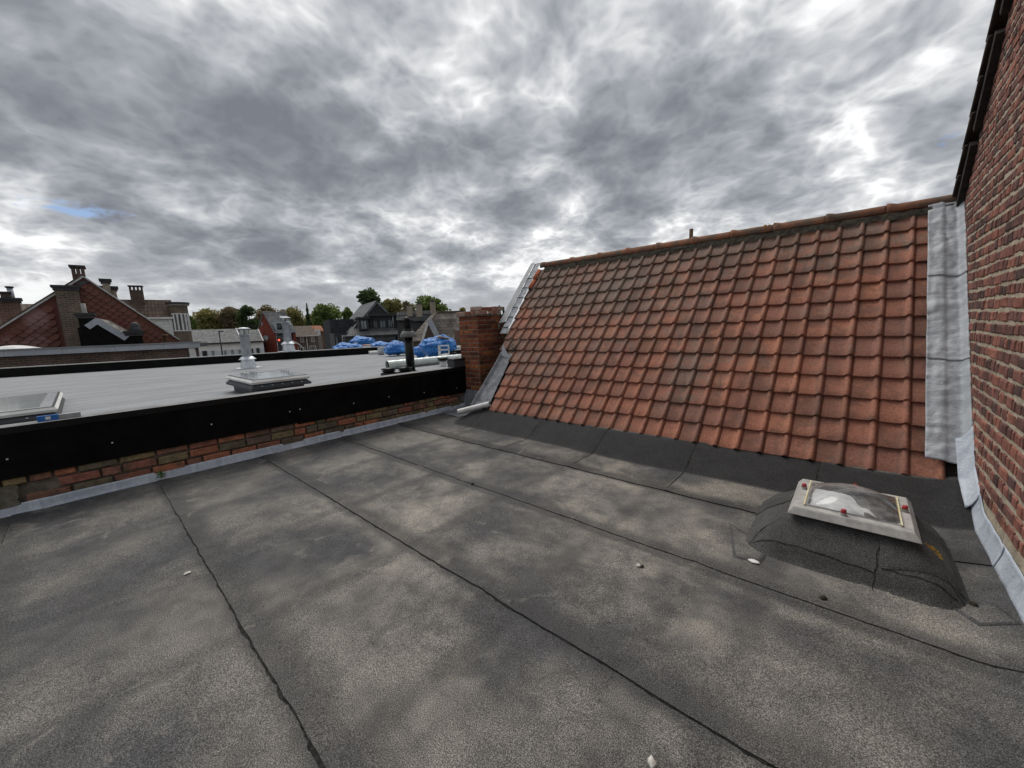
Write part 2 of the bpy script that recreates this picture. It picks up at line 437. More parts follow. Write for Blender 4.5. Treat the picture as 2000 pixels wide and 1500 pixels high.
# ------------------------------------------------------------------ setting: ground
XP, XW = -5.58, .70            # faces of the left parapet and of the gable wall on the right
GZ = -4.5
g = MB().grid(2, 2, lambda u, v: (-3000 + 6000 * u, -3000 + 6000 * v, GZ), False)
tag(obj('ground', g, simple('street_ground', (.09, .09, .088), (.12, .115, .10), .05, .9, .2)), 'grey ground of the streets below the roofs', 'ground', kind='structure')

# ------------------------------------------------------------------ our flat roof: felt sheets
A_ = RAD(51.5); SA, CA = math.sin(A_), math.cos(A_)
EY, EZ = 4.245, .20


def hf(x, y):
    z = .02 * sstep(XP + .2, XP, x) + .035 * sstep(XW - .24, XW - .02, x)
    z += sstep(-4.98, -4.62, x) * .215 * (.15 * sstep(3.76, 4.22, y) + .85 * max(0, min(1, (y - 3.80 - .05 * sstep(.2, -.2, nz(x * .8, 5))) / .42)))
    z += .012 * sstep(-4.5, -5.3, x) * sstep(3.2, 4.1, y) * (1 - sstep(4.1, 4.5, y) * .4)
    w = 0
    if y < 3.8:
        w += .0035 * nz(x * .9, y * .5, 3) + .0018 * nz(x * 3, y * 1.3, 8)
        for k, xc in enumerate((-4.35, -3.55, -2.95, -2.2, -1.55, -.7)):
            dx = (x - xc - .09 * nz(y * 1.1, k * 5.0) - .05 * math.sin(y + k)) / .05
            w += .006 * math.exp(-dx * dx) * sstep(-.2, .5, nz(y * .5 + 3, k * 3.3) + .25)
    return z + w


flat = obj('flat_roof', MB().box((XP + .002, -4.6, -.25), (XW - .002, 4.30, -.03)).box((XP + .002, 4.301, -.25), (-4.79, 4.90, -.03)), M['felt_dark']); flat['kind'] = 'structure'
flat['label'] = 'large grey felted flat roof in the foreground'; flat['category'] = 'roof'


def jag(x, k, a=.007): return a * nz(x * 6, k * 9.1) + a * .6 * nz(x * 21, k * 3.3)


def felt_sheet(x0, x1, y0, y1, k, lapx=False, mat='felt', name='felt_sheet'):
    nx = max(2, int((x1 - x0) / .045)); ny = max(2, int((y1 - y0) / .045))
    def base(u, v):
        x = x0 + (x1 - x0) * u; y = y0 + (y1 - y0) * v
        if lapx: x += jag(y, k + 3) * (1 - u)
        y += jag(x, k) * max(0, 1 - v * 6)
        lap = .0065 * (1 - sstep(.06, .16, y - y0)) + .0012 + (.0045 * (1 - sstep(.05, .12, x - x0)) + .0015 if lapx else 0)
        return x, y, hf(x, y) + lap
    mb = MB().grid(nx, ny, base)
    def skirt(pts):
        b = len(mb.v); n = len(pts); mb.v += [(p[0], p[1], p[2]) for p in pts] + [(p[0], p[1] + .001, p[2] - .008) for p in pts]
        for i in range(n - 1): mb.f.append((b + i, b + i + 1, b + n + i + 1, b + n + i)); mb.sm.append(False)
    skirt([base(i / nx, 0) for i in range(nx + 1)])
    if lapx: skirt([base(0, j / ny) for j in range(ny + 1)])
    return obj(name, mb, M[mat], flat)


def bead(x0, x1, y0, k, w0, w1, amp):
    n = int((x1 - x0) / .012)
    def fn(u, v):
        x = x0 + (x1 - x0) * u; f = w0 + (w1 - w0) * u
        w = f * (.35 + abs(nz(x * 7, k * 2.2)) * 1.6 + max(0, nz(x * 23, k)) * 1.2) + amp * max(0, nz(x * 3.3, k * 7) - .15) * f * 4
        y = y0 + jag(x, k) + (.012 if v > .5 else -w)
        return x, y, hf(x, y) + (.006 if v > .5 else .0042)
    return obj('bitumen_bead', MB().grid(n, 1, fn, False), M['bitumen'], flat)


SEAM = [-2.56, -1.58, -.60, .376, 1.361, 2.377, 3.302]
XL, XR = XP + .004, XW - .004
felt_sheet(XL, XR, -4.5, SEAM[0] + .09, 20)
for k in range(6):
    y0, y1 = SEAM[k], SEAM[k + 1] + .09
    if k == 4:
        felt_sheet(XL, -3.48, y0, y1, k); felt_sheet(-3.62, XR, y0, y1, k, True)
    else: felt_sheet(XL, XR, y0, y1, k)
bead(-5.4, XR, SEAM[2], 2, .006, .012, .5)
bead(-5.42, XR, SEAM[3], 3, .003, .015, 1.0)
bead(-5.4, XR, SEAM[4], 4, .004, .009, .3)
bead(-5.2, XR, SEAM[5], 5, .005, .006, .0)
bead(-5.1, -.62, SEAM[6], 6, .003, .004, .0)
CX = [XL, -4.40, -3.24, -2.22, -1.20, -.18, XR]
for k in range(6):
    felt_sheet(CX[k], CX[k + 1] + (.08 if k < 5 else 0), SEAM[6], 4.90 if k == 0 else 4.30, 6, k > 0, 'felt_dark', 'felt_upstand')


for k in range(1, 6):
    xk = CX[k]
    def ln_(u, v):
        y = SEAM[6] + .01 + .95 * u; x = xk + jag(y, 9) + (.004 if v > .5 else -.011 * (.6 + abs(nz(y * 13, k))))
        return x, y, hf(x, y) + (.009 if v > .5 else .0085)
    obj('bitumen_bead', MB().grid(60, 1, ln_, False), M['bitumen'], flat)
def ln_(u, v):
    y = SEAM[4] + .02 + .98 * u; x = -3.62 + jag(y, 7) + (.003 if v > .5 else -.012 * (.6 + abs(nz(y * 13, 3))))
    return x, y, hf(x, y) + .0052
obj('bitumen_bead', MB().grid(60, 1, ln_, False), M['bitumen'], flat)


def felt_patch(poly, th=.005, name='felt_patch', parent=None, hfn=hf, sub=6):
    c = Vector((sum(p[0] for p in poly) / len(poly), sum(p[1] for p in poly) / len(poly)))
    mb = MB(); ring = []
    n = len(poly)
    for i in range(n):
        a, b = Vector(poly[i]), Vector(poly[(i + 1) % n])
        for q in range(sub): ring.append(a.lerp(b, q / sub) + Vector((nz(i * 3 + q, 1), nz(i * 5 + q, 7))) * .006)
    vs = []; N = len(ring)
    for f in (1, .97, .66, .33):
        for p in ring:
            q = c + (p - c) * f; vs.append((q.x, q.y, hfn(q.x, q.y) + (th if f < .99 else .0005)))
    vs.append((c.x, c.y, hfn(c.x, c.y) + th))
    fs = [(r * N + i, r * N + (i + 1) % N, (r + 1) * N + (i + 1) % N, (r + 1) * N + i) for r in range(3) for i in range(N)] + [(3 * N + i, 3 * N + (i + 1) % N, 4 * N) for i in range(N)]
    mb.add(vs, fs, True)
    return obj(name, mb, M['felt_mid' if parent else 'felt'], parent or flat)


# ------------------------------------------------------------------ roof window in our flat roof
SX0, SX1, SY0, SY1 = -.235, .305, 2.945, 3.50
STOP = .245


def upz(x, y):
    dxl = max(0, SX0 + .05 - x) / .30; dxr = max(0, x - SX1 + .03) / .24; dyf = max(0, SY0 + .05 - y) / .27; dyb = max(0, y - SY1) / .22
    d = (max(dxl, dxr) ** 3.4 + max(dyf, dyb) ** 3.4) ** (1 / 3.4) + .03 * nz(x * 3, y * 3, 7)
    prof = max(0, 1 - d)
    s = 1 - .68 * min(1, d / .74) if d < .74 else .32 * (1 - (sstep(.74, 1.0, d) * .6 + .4 * min(1, (d - .74) / .26)))
    z0 = hf(x, y)
    return max(z0, 0) * (1 - sstep(0, .5, prof)) + STOP * s + .014 * nz(x * 5, y * 5, 2) * sstep(0, .3, prof) * sstep(1.0, .75, prof) - (.012 if prof <= 0 else 0) + .004 * nz(x * 15, y * 15, 5) * sstep(0, .2, prof)


sky_l = thing('roof_window', 'domed acrylic roof window on a felt upstand in the flat roof', 'roof window', (0, 0, 0))
mb = MB().grid(110, 110, lambda u, v: (-.62 + 1.26 * u, 2.62 + 1.5 * v, upz(-.62 + 1.26 * u, 2.62 + 1.5 * v) + .010))
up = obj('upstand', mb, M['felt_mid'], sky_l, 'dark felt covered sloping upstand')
# inner well
wx0, wx1, wy0, wy1 = SX0 + .06, SX1 - .06, SY0 + .06, SY1 - .06
zt = STOP + .030
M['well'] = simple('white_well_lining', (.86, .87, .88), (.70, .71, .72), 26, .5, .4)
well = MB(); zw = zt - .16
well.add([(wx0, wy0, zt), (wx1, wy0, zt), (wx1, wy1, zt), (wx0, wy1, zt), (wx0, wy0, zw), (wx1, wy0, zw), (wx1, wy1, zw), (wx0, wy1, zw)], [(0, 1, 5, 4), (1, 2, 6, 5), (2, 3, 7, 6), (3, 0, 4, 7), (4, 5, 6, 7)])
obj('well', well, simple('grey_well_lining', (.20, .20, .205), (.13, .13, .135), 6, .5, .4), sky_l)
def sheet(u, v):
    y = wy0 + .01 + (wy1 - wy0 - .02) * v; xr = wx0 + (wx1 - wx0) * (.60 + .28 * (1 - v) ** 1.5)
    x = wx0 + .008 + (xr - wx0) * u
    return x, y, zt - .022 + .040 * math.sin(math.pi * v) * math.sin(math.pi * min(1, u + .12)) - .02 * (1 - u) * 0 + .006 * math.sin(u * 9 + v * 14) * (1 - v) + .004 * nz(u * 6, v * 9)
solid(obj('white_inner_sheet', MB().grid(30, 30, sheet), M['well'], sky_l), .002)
# flange: stepped rim
def rim(off, z): return [(SX0 - off, SY0 - off, z), (SX1 + off, SY0 - off, z), (SX1 + off, SY1 + off, z), (SX0 - off, SY1 + off, z)]
rings = [rim(.032, zt - .034), rim(.030, zt - .030), rim(.008, zt + .002), rim(.002, zt + .008), rim(-.046, zt + .009), rim(-.050, zt + .017), rim(-.058, zt + .017), rim(-.062, zt + .004)]
fl = MB()
for r0, r1 in zip(rings, rings[1:]):
    for i in range(4): fl.add([r0[i], r0[(i + 1) % 4], r1[(i + 1) % 4], r1[i]], [(0, 1, 2, 3)])
fo = obj('flange', fl, M['frame_grey'], sky_l); bv = fo.modifiers.new('bevel', 'BEVEL'); bv.width = .004; bv.segments = 2
dx0, dx1, dy0, dy1 = SX0 + .048, SX1 - .048, SY0 + .048, SY1 - .048
def dome(u, v):
    a = math.sin(math.pi * u) ** .75; b = math.sin(math.pi * v) ** .75
    return dx0 + (dx1 - dx0) * u, dy0 + (dy1 - dy0) * v, zt + .016 + .095 * a * b
do = obj('dome', MB().grid(26, 26, dome), M['acrylic'], sky_l)
M['tape'] = simple('yellowed_sealing_strip', (.62, .52, .26), (.70, .66, .50), 40, .6, .3)
for x in (SX0 + .046, SX1 - .046):
    obj('sealing_strip', MB().box((x - .004, dy0 - .01, zt + .0176), (x + .004, dy1 + .01, zt + .021)), M['tape'], sky_l)
for cx, cy in ((SX0 + .02, (SY0 + SY1) / 2 + .07), ((SX0 + SX1) / 2 - .03, SY0 + .025), (SX1 - .02, (SY0 + SY1) / 2 + .02), ((SX0 + SX1) / 2 + .02, SY1 - .025)):
    cp = obj('screw_cap', MB().lathe([(0, .036), (.011, .036), (.0135, .033), (.0135, .016)], (cx, cy, zt + .01), 14), M['red_cap'], sky_l)
    obj('washer', MB().lathe([(.0165, .016), (.017, .006), (.018, 0)], (cx, cy, zt + .01), 14), M['frame_grey'], cp)
M['lichen'] = simple('yellow_lichen', (.52, .30, .03), (.40, .25, .04), 60, .95, .1, bmp=1, bscale=120)
lm = MB()
for k in range(34):
    a = random.uniform(0, 6.28); r = random.random() ** .5; x = .405 + .04 * r * math.cos(a); y = 3.10 + .05 * r * math.sin(a)
    s_ = random.uniform(.004, .010)
    lm.add([(lambda xx, yy: (xx, yy, upz(xx, yy) + .0135))(x + s_ * math.cos(q) * random.uniform(.7, 1.2), y + s_ * math.sin(q) * random.uniform(.7, 1.2)) for q in (0, 1.05, 2.1, 3.14, 4.2, 5.2)], [(0, 1, 2, 3, 4, 5)])
lo = obj('lichen', lm, M['lichen'], sky_l); lo['kind'] = 'stuff'
felt_patch([(-.62, 3.02), (-.33, 2.86), (-.35, 2.62), (-.50, 2.58)], .005)
felt_patch([(.40, 2.83), (.60, 2.90), (.66, 2.74), (.52, 2.66)], .006)
hz = lambda x, y: upz(x, y) + .012
def fold(p0, p1, w, k):
    p0, p1 = Vector(p0), Vector(p1); dn = (p1 - p0).normalized(); nn = Vector((-dn.y, dn.x))
    def fn(u, v):
        q = p0.lerp(p1, u) + nn * (.010 * nz(u * 5, k) + (v - .5) * w * (.5 + abs(nz(u * 9, k * 3.0))))
        return q.x, q.y, upz(q.x, q.y) + .0145
    obj('lap_edge', MB().grid(40, 1, fn, False), M['bitumen'], sky_l)
fold((.17, 2.92), (.15, 2.70), .007, 1); fold((-.30, 2.98), (-.46, 2.80), .006, 2); fold((-.44, 2.80), (.15, 2.775), .006, 3); fold((.18, 2.80), (.47, 2.80), .007, 4); fold((.36, 2.95), (.50, 2.80), .006, 5); fold((-.29, 3.30), (-.49, 3.27), .006, 6); fold((.35, 3.42), (.50, 3.36), .007, 7)
felt_patch([(.16, 3.02), (.42, 3.06), (.50, 2.86), (.18, 2.80)], .006, 'felt_patch', sky_l, hz)
felt_patch([(-.52, 3.45), (-.28, 3.50), (-.29, 3.30), (-.50, 3.28)], .005, 'felt_patch', sky_l, hz)

# ------------------------------------------------------------------ brick pieces


def brick_meshes(mat, n=5, cham=.06, jit=.05, name='brick'):
    out = []
    for k in range(n):
        rr = random.Random(k * 17 + 3)
        j = lambda a=jit: rr.uniform(-a, a)
        f = [(-.5 + cham * .6, .5, -.5 + cham * 1.6), (.5 - cham * .6, .5, -.5 + cham * 1.6), (.5 - cham * .6, .5, .5 - cham * 1.6), (-.5 + cham * .6, .5, .5 - cham * 1.6)]
        mid = [(-.5, .44, -.5), (.5, .44, -.5), (.5, .44, .5), (-.5, .44, .5)]
        bk = [(-.5, -.5, -.5), (.5, -.5, -.5), (.5, -.5, .5), (-.5, -.5, .5)]
        vs = [(x + j(.02), y + j(.02), z + j()) for x, y, z in f] + [(x + j(.012), y, z + j(.03)) for x, y, z in mid] + bk
        fs = [(0, 1, 2, 3)] + [(i, 4 + i, 4 + (i + 1) % 4, (i + 1) % 4) for i in range(4)] + [(4 + i, 8 + i, 8 + (i + 1) % 4, 4 + (i + 1) % 4) for i in range(4)]
        out.append(MB().add(vs, fs).mesh(name, mat))
    return out


def place_brick(me, parent, c, size, rotz, tilt=0):
    o = bpy.data.objects.new('brick', me); COL.objects.link(o); o.parent = parent
    o.location = c; o.scale = size; o.rotation_euler = (0, tilt, rotz)
    return o


# ------------------------------------------------------------------ neighbour's new flat roof behind the parapet
ZN = .66
ext = thing('flat_roofed_extension', 'neighbouring extension with pale grey flat roof, black fascia and old brick parapet', 'building', (XP, 1.2, 0))
def L(p): return Vector(p) - Vector((XP, 1.2, 0))
def xfar(y): return -18.1 + .36 * y
ye0, ye1 = -6.0, 4.84
ebody = MB()
w_ = [(XP - .02, -6), (XP - .02, 4.86), (XP - .45, 4.9), (XP - .45, 9.2), (xfar(9.2), 9.2), (xfar(-6), -6)]
n = len(w_); ebody.add([L((x, y, GZ)) for x, y in w_] + [L((x, y, ZN - .05)) for x, y in w_], [tuple(range(n, 2 * n))] + [(i, (i + 1) % n, n + (i + 1) % n, n + i) for i in range(n)])
obj('wall', ebody, M['mortar_grey'], ext)
# roof sheets, one metre strips running away from the parapet
ys = [-6, -4.9, -3.8, -2.7, -1.6, -.5, .6, 1.7, 2.8, 3.9, 5.0, 6.1, 7.2, 8.3, 9.15]
for k in range(len(ys) - 1):
    xa = XP - .16 if ys[k + 1] < 4.95 else XP - .5
    y0, y1 = ys[k], ys[k + 1]
    q = MB().grid(10, 3, lambda u, v: L((xa + (xfar(y0 + (y1 - y0) * v) + .06 - xa) * u, y0 + (y1 - y0) * v + .02 * (v > .9), ZN + .0012 * (1 - v))), False)
    solid(obj('roof_sheet', q, M['nroof'], ext), .012, -1)
# coping: top strip, drip edge, fascia boards
cop = MB(); cop.box(L((XP - .17, ye0, ZN)), L((XP + .018, ye1, .795)))
obj('kerb', cop, M['black_panel'], ext)
obj('coping', MB().box(L((XP - .175, ye0, .795)), L((XP + .036, ye1, .812))), M['coping'], ext)
obj('coping_trim', MB().box(L((XP + .0361, ye0, .752)), L((XP + .046, ye1, .8135))), M['black_metal'], ext)
fb = [-6, -3.1, -.65 + 0, 1.82, 4.30, ye1]
for k in range(len(fb) - 1):
    obj('fascia_board', MB().box(L((XP + .004, fb[k] + .002, .385 - .018 * k)), L((XP + .034, fb[k + 1] - .002, .79))), M['black_panel'], ext)
for y, z in ((-.555, .53), (.095, .515), (.906, .53), (1.741, .52), (1.869, .53), (2.612, .48), (3.197, .485), (3.874, .45), (4.598, .43), (-1.4, .53)):
    obj('screw', MB().lathe([(0, .004), (.006, .0035), (.0085, 0)], (0, 0, 0), 10), M['screw'], ext).location = L((XP + .034, y, z))
    COL.objects[-1].rotation_euler = (0, RAD(90), 0)
# far upstand
fu = MB()
for (y0, y1) in ((-6, 9.2),):
    pts = [(xfar(y0), y0), (xfar(y1), y1)]
    fu.add([L((x + dx, y, z)) for x, y in pts for dx, z in ((0, ZN - .3), (.14, ZN - .3), (.14, ZN + .26), (0, ZN + .26))], [(0, 1, 5, 4), (1, 2, 6, 5), (2, 3, 7, 6), (3, 0, 4, 7), (0, 3, 2, 1), (4, 5, 6, 7)])
obj('far_kerb', fu, M['black_panel'], ext)
fc = MB()
fc.add([L((x + dx, y, z)) for x, y in pts for dx, z in ((-.06, ZN + .262), (.165, ZN + .262), (.165, ZN + .285), (-.06, ZN + .285))], [(0, 1, 5, 4), (1, 2, 6, 5), (2, 3, 7, 6), (3, 0, 4, 7), (0, 3, 2, 1), (4, 5, 6, 7)])
obj('far_coping', fc, simple('pale_coping', (.42, .42, .41), (.34, .34, .33), 3, .6, .3), ext)
# old parapet bricks
bo = brick_meshes(M['brick_old'])
rb = random.Random(5)
CH = .098
for c in range(4):
    y = -2.6 + (c % 2) * .14; zc = .080 + CH * c
    while y < 4.78:
        ln = rb.choice((.285, .285, .275, .15, .27))
        if y + ln > 4.82: break
        if not (y < -.52 and c < 2 and y > -1.6):
            place_brick(rb.choice(bo), ext, L((XP - .038 + rb.uniform(0, .010), y + ln / 2, zc + CH / 2 + rb.uniform(-.004, .004) - .012 * sstep(1, 4.8, y))), (ln - .020, .1, CH - .020), -math.pi / 2, rb.uniform(-.012, .012))
        y += ln
obj('render_patch', MB().grid(30, 10, lambda u, v: L((XP + .022 + .006 * nz(u * 9, v * 4), -1.62 + 1.08 * u + .03 * nz(v * 4, 3), .06 + .23 * v))), simple('old_cement_render', (.13, .12, .085), (.20, .19, .16), 12, .95, .1, bmp=1, bscale=50), ext)
# lead strip along the foot of the parapet
yl = [-3.9, -2.72, -1.57, -.42, .72, 1.876, 2.98, 4.0, 4.75]
for k in range(8):
    y0, y1 = yl[k], yl[k + 1] + .05
    def fn(u, v):
        y = y0 + (y1 - y0) * u; zt_ = .112 + .006 * nz(y * 2.5, 4) + .0; zb = .004
        z = zb + (zt_ - zb) * v
        x = XP + .030 - .012 * v + .006 * nz(y * 3, v * 1.5, 2) + .012 * (1 - sstep(0, .25, u)) + .014 * (1 - v) ** 2
        return L((x, y, max(z, hf(x, y) + .003) if v < .1 else z))
    solid(obj('lead_flashing', MB().grid(30, 5, fn), M['lead_blue'], ext), .003)

# ------------------------------------------------------------------ house with the clay-tiled roof
RW, RG = .197, .2278
th = thing('tiled_roof_house', 'house with steep weathered red clay tile roof rising behind the flat roof', 'house', (-2, EY, 0))
def LT(p): return Vector(p) - Vector((-2, EY, 0))
def RP(x, s, n): return Vector((x, EY + s * CA - n * SA, EZ + s * SA + n * CA))
def gauge(x): return RG + .0052 * max(0, min(1, (0.5 - x) / 5))
TR = 13 * RG + .06
rx0, rx1 = -4.78, XW
und = MB()
yb = EY + (TR + .08) * CA; zb = EZ + (TR + .08) * SA
und.add([LT(RP(rx0, -.0, -.06)), LT(RP(rx1, -.0, -.06)), LT(RP(rx1, TR, -.06)), LT(RP(rx0, TR + .06, -.06)), LT((rx1, yb + 2.0, EZ)), LT((rx0, yb + 2.0, EZ)),
         LT((rx0, EY + .06, GZ)), LT((rx1, EY + .06, GZ)), LT((rx1, yb + 2.0, GZ)), LT((rx0, yb + 2.0, GZ))],
        [(0, 1, 2, 3), (3, 2, 4, 5), (0, 6, 7, 1), (5, 4, 8, 9), (0, 3, 5, 9, 6), (1, 7, 8, 4, 2)])
obj('wall', und, M['ridge_bed'], th)
prof = [(0, -.003), (.007, -.003), (.011, .003), (.020, .0035), (.060, -.001), (.110, -.001), (.138, .002), (.147, .010), (.152, .022), (.160, .030), (.170, .033), (.180, .031), (.189, .021), (.1965, .002)]


def tile_mesh(k):
    rr = random.Random(k * 11 + 1)
    mb = MB(); np_ = len(prof); LN = .272
    ss = (0, .006, .09, .2, LN)
    def n_at(s): return -.027 * s / RG
    tw = rr.uniform(-.002, .002)
    for q, s in enumerate(ss):
        for x, h in prof:
            e = .0035 if q == 0 else 0
            bow = rr.uniform(-.0005, .0005)
            mb.v.append((x + tw * s, s + (rr.uniform(-.0015, .0015) if q == 0 else 0), h * (1 if q else .93) + n_at(s) - e + bow + .012))
    for q in range(len(ss) - 1):
        for i in range(np_ - 1):
            a = q * np_ + i; mb.f.append((a, a + 1, a + np_ + 1, a + np_)); mb.sm.append(True)
    b = len(mb.v)
    for x, h in prof: mb.v.append((x, .002, h - .024 + .010))
    for i in range(np_ - 1): mb.f.append((i + 1, i, b + i, b + i + 1)); mb.sm.append(False)
    # right-hand side of the roll
    b2 = len(mb.v)
    for s in ss: mb.v.append((prof[-1][0], s, -.022 + n_at(s)))
    for q in range(len(ss) - 1): mb.f.append((q * np_ + np_ - 1, b2 + q, b2 + q + 1, (q + 1) * np_ + np_ - 1)); mb.sm.append(False)
    return mb


TMB = [tile_mesh(k) for k in range(6)]
TME = [t_.mesh('roof_tile', M['tile']) for t_ in TMB]
rot_s = Matrix.Rotation(A_, 4, 'X')
XT = .573
spots = []
rt = random.Random(12)
for r in range(13):
    nc = 27 if r >= 5 else (26 if r == 4 else 25)
    for c in range(nc):
        x = XT - RW * (c + 1)
        s = r * gauge(x + .1)
        spots.append((r, c, x, s))
spots_d = sorted(spots, key=lambda q: (RP(q[2], q[3], 0) - EYE).length)
near = set((q[0], q[1]) for q in spots_d[:300])
tf = MB()
for r, c, x, s in spots:
    k = rt.randrange(6)
    slope = (gauge(x + .0985) - gauge(x - .0985)) * r / .197
    mt_ = Matrix.Translation(RP(x + rt.uniform(-.002, .002), s + rt.uniform(-.005, .005), rt.uniform(-.002, .003))) @ rot_s @ Matrix.Rotation(slope + rt.uniform(-.012, .012), 4, 'Z') @ Matrix.Rotation(rt.uniform(-.015, .015), 4, 'Y') @ Matrix.Rotation(rt.uniform(-.008, .012), 4, 'X')
    if (r, c) in near:
        o = bpy.data.objects.new('roof_tile', TME[k]); COL.objects.link(o); o.parent = th
        o.matrix_local = Matrix.Translation(-Vector((-2, EY, 0))) @ mt_
    else:
        tf.add([LT(mt_ @ Vector(v)) for v in TMB[k].v], TMB[k].f, True)
o = obj('far_roof_tiles', tf, M['tile'], th); o['kind'] = 'stuff'
# two fresh half tiles at the verge
for r in (11, 12):
    x = XT - RW * 27 + .004; s = r * gauge(x)
    fr_ = MB().grid(6, 2, lambda u, v: LT(RP(x + .095 * u, s + .24 * v, .030 + .030 * math.sin(math.pi * min(1, u * 1.1)) - .02 * v)))
    solid(obj('fresh_verge_tile', fr_, M['tile_new'], th), .012, -1)
# ridge
def ridge_s(x): return 13 * gauge(x) + .055
kn = [-4.66, -4.0, -3.44, -2.92, -2.42, -1.90, -1.39, -.90, -.38, .14, .66]
for k in range(len(kn) - 1):
    x0, x1 = kn[k], kn[k + 1]
    mb = MB()
    def rfn(u, v):
        x = x0 + (x1 - x0) * u
        r_ = .078 + (.016 if u < .10 else 0) + (.008 if .1 <= u < .14 else 0) + .004 * nz(x * 5, 3)
        a = RAD(-22) + RAD(224) * v
        c_ = RP(x, ridge_s(x) + .03, -.02)
        return LT(c_ + Vector((0, -math.cos(a) * r_, math.sin(a) * r_ * .95 + .02)))
    mb.grid(18, 12, rfn)
    solid(obj('ridge_tile', mb, M['ridge'], th), .013, -1)
bd = MB().grid(160, 4, lambda u, v: (lambda x: LT(RP(x, ridge_s(x) - .115 + .075 * v + .02 * nz(x * 9, v * 2), .018 + .03 * v + .012 * nz(x * 14, v * 5, 4))))(-4.55 + 5.2 * u))
obj('ridge_mortar', bd, M['ridge_bed'], th)
ly = MB()
for k in range(18):
    x = -.95 + random.gauss(0, .05); a = random.uniform(.5, 1.6); s_ = random.uniform(.006, .016); c_ = RP(x, ridge_s(x) + .03, -.02) + Vector((0, -math.cos(a) * .088, .02 + math.sin(a) * .088))
    ly.add([LT(c_ + Vector((s_ * math.cos(q), -.3 * s_ * math.sin(q) * math.sin(a), s_ * math.sin(q) * math.cos(a)))) for q in (0, 1.2, 2.4, 3.6, 4.9)], [(0, 1, 2, 3, 4)])
obj('lichen', ly, M['lichen'], th)['kind'] = 'stuff'
# lead over the right-hand verge against the gable wall
def lead_n(x, s):
    cx = ((x - XT) % RW) / RW
    roll = .012 * max(0, 1 - abs(cx - .86) / .3)
    step = .010 * (1 - ((s / RG) % 1)) ** 3
    return .036 + roll + step * .5 + .012 * nz(x * 7, s * 4, 1) + .020 * abs(nz(x * 3.2, s * 8, 3)) + .014 * abs(nz(x * 13, s * 3, 6)) + .006 * nz(x * 18, s * 21, 9)
ls = [.165, 1.10, 2.04, 2.955]
for k in range(3):
    s0, s1 = ls[k], ls[k + 1] + .06
    def fn(u, v):
        s = s0 + (s1 - s0) * v - .03 * u * (1 - v) + .045 * u * u * v * (k == 2); x = .455 + .003 * nz(s * 3, 2) + (XW - .004 - .455) * u
        wl = .055 * sstep(.82, 1.0, u)
        return LT(RP(x, s, lead_n(x, s) + wl + .006 * (1 - sstep(0, .12, v)) - (.012 * sstep(.9, 1, v) if k < 2 else 0)))
    solid(obj('lead_flashing', MB().grid(22, 64, fn), M['lead_new'], th), .003)
# lead on the left verge beside the chimney, with a loose corner
def fn(u, v):
    s = .02 + 1.06 * v; x = -4.735 + .36 * u + .13 * v * (1 - u) - .0 * v * u
    return LT(RP(x, s, .02 + .05 * (1 - sstep(0, .16, u)) + .009 * nz(x * 12, s * 9) + .005 * nz(x * 25, s * 21, 4) + (.03 * sstep(.1, .0, v) * nz(u * 5, 2))))
solid(obj('verge_lead', MB().grid(16, 60, fn), M['lead_old'], th), .003)
solid(obj('loose_lead_corner', MB().add([LT(RP(-4.60, 1.03, .04)), LT(RP(-4.38, .98, .035)), LT(RP(-4.58, 1.20, .13))], [(0, 1, 2)]), M['lead_new'], th), .004)
# grey verge trim and crumpled foil higher up
tr = MB(); v0 = [RP(-5.06, 1.75, .035), RP(-4.88, 1.75, .065), RP(-4.85, 3.22, .065), RP(-4.97, 3.22, .035)]
v1 = [p + Vector((-.01, 0, -.12)) for p in (v0[0], v0[3])]
tr.add([LT(p) for p in v0] + [LT(p) for p in v1], [(0, 1, 2, 3), (0, 3, 5, 4)])
solid(obj('verge_trim', tr, simple('grey_verge_trim', (.30, .31, .32), (.24, .25, .26), 3, .5, .4), th), .006)
fm = MB().grid(8, 90, lambda u, v: (lambda x, s: LT(RP(x, s, .045 + .008 * nz(x * 30, s * 14) + .004 * (1 - ((s / RG) % 1)))))(-4.885 + .035 * v + .15 * u, 1.50 + 1.69 * v))
obj('foil_strip', fm, M['foil'], th)
for r in range(5, 13):
    s = r * gauge(-4.8); obj('verge_clip', MB().bar(LT(RP(-4.87, s + .005, .052)), LT(RP(-4.74, s + .005, .050)), .012, .010), M['black_metal'], th)
# broken tile hole with cable
hole = obj('broken_tile_hole', MB().grid(10, 10, lambda u, v: LT(RP(-4.40 + .07 * (u - .5) * (1 - .4 * abs(v - .5)), 1.17 + .10 * (v - .5), .0235 + .002 * nz(u * 3, v * 3)))), M['black_panel'], th)
cb = MB(); pts = [LT(RP(-4.42 + .09 * math.cos(a), 1.15 + .10 * math.sin(a), .05 + .02 * math.sin(a * 2))) for a in [i * .25 for i in range(-1, 13)]]
cb.tube(pts, .006, 6)
obj('loose_wire', cb, M['black_metal'], th)

# ------------------------------------------------------------------ gable house on the right
gh = thing('gable_house', 'tall dark red brick gable house with rough cream mortar along the right edge', 'house', (XW, 3.0, 0))
def LG(p): return Vector(p) - Vector((XW, 3.0, 0))
GS = 1.168                                # gable slope
def topz(y): return 2.52 + (6.15 - y) * GS if y > 2.4 else 2.52 + 3.75 * GS - (2.4 - y) * GS
gm = MB(); pl = [(-3.2, GZ), (9.0, GZ), (9.0, topz(9.0)), (2.4, topz(2.4)), (-3.2, topz(-3.2))]
gm.add([LG((XW + .008, y, z)) for y, z in pl] + [LG((XW + 8, y, z)) for y, z in pl], [tuple(range(5)), tuple(range(9, 4, -1))] + [(i, 5 + i, 5 + (i + 1) % 5, (i + 1) % 5) for i in range(5)])
obj('wall', gm, M['mortar_cream'], gh)
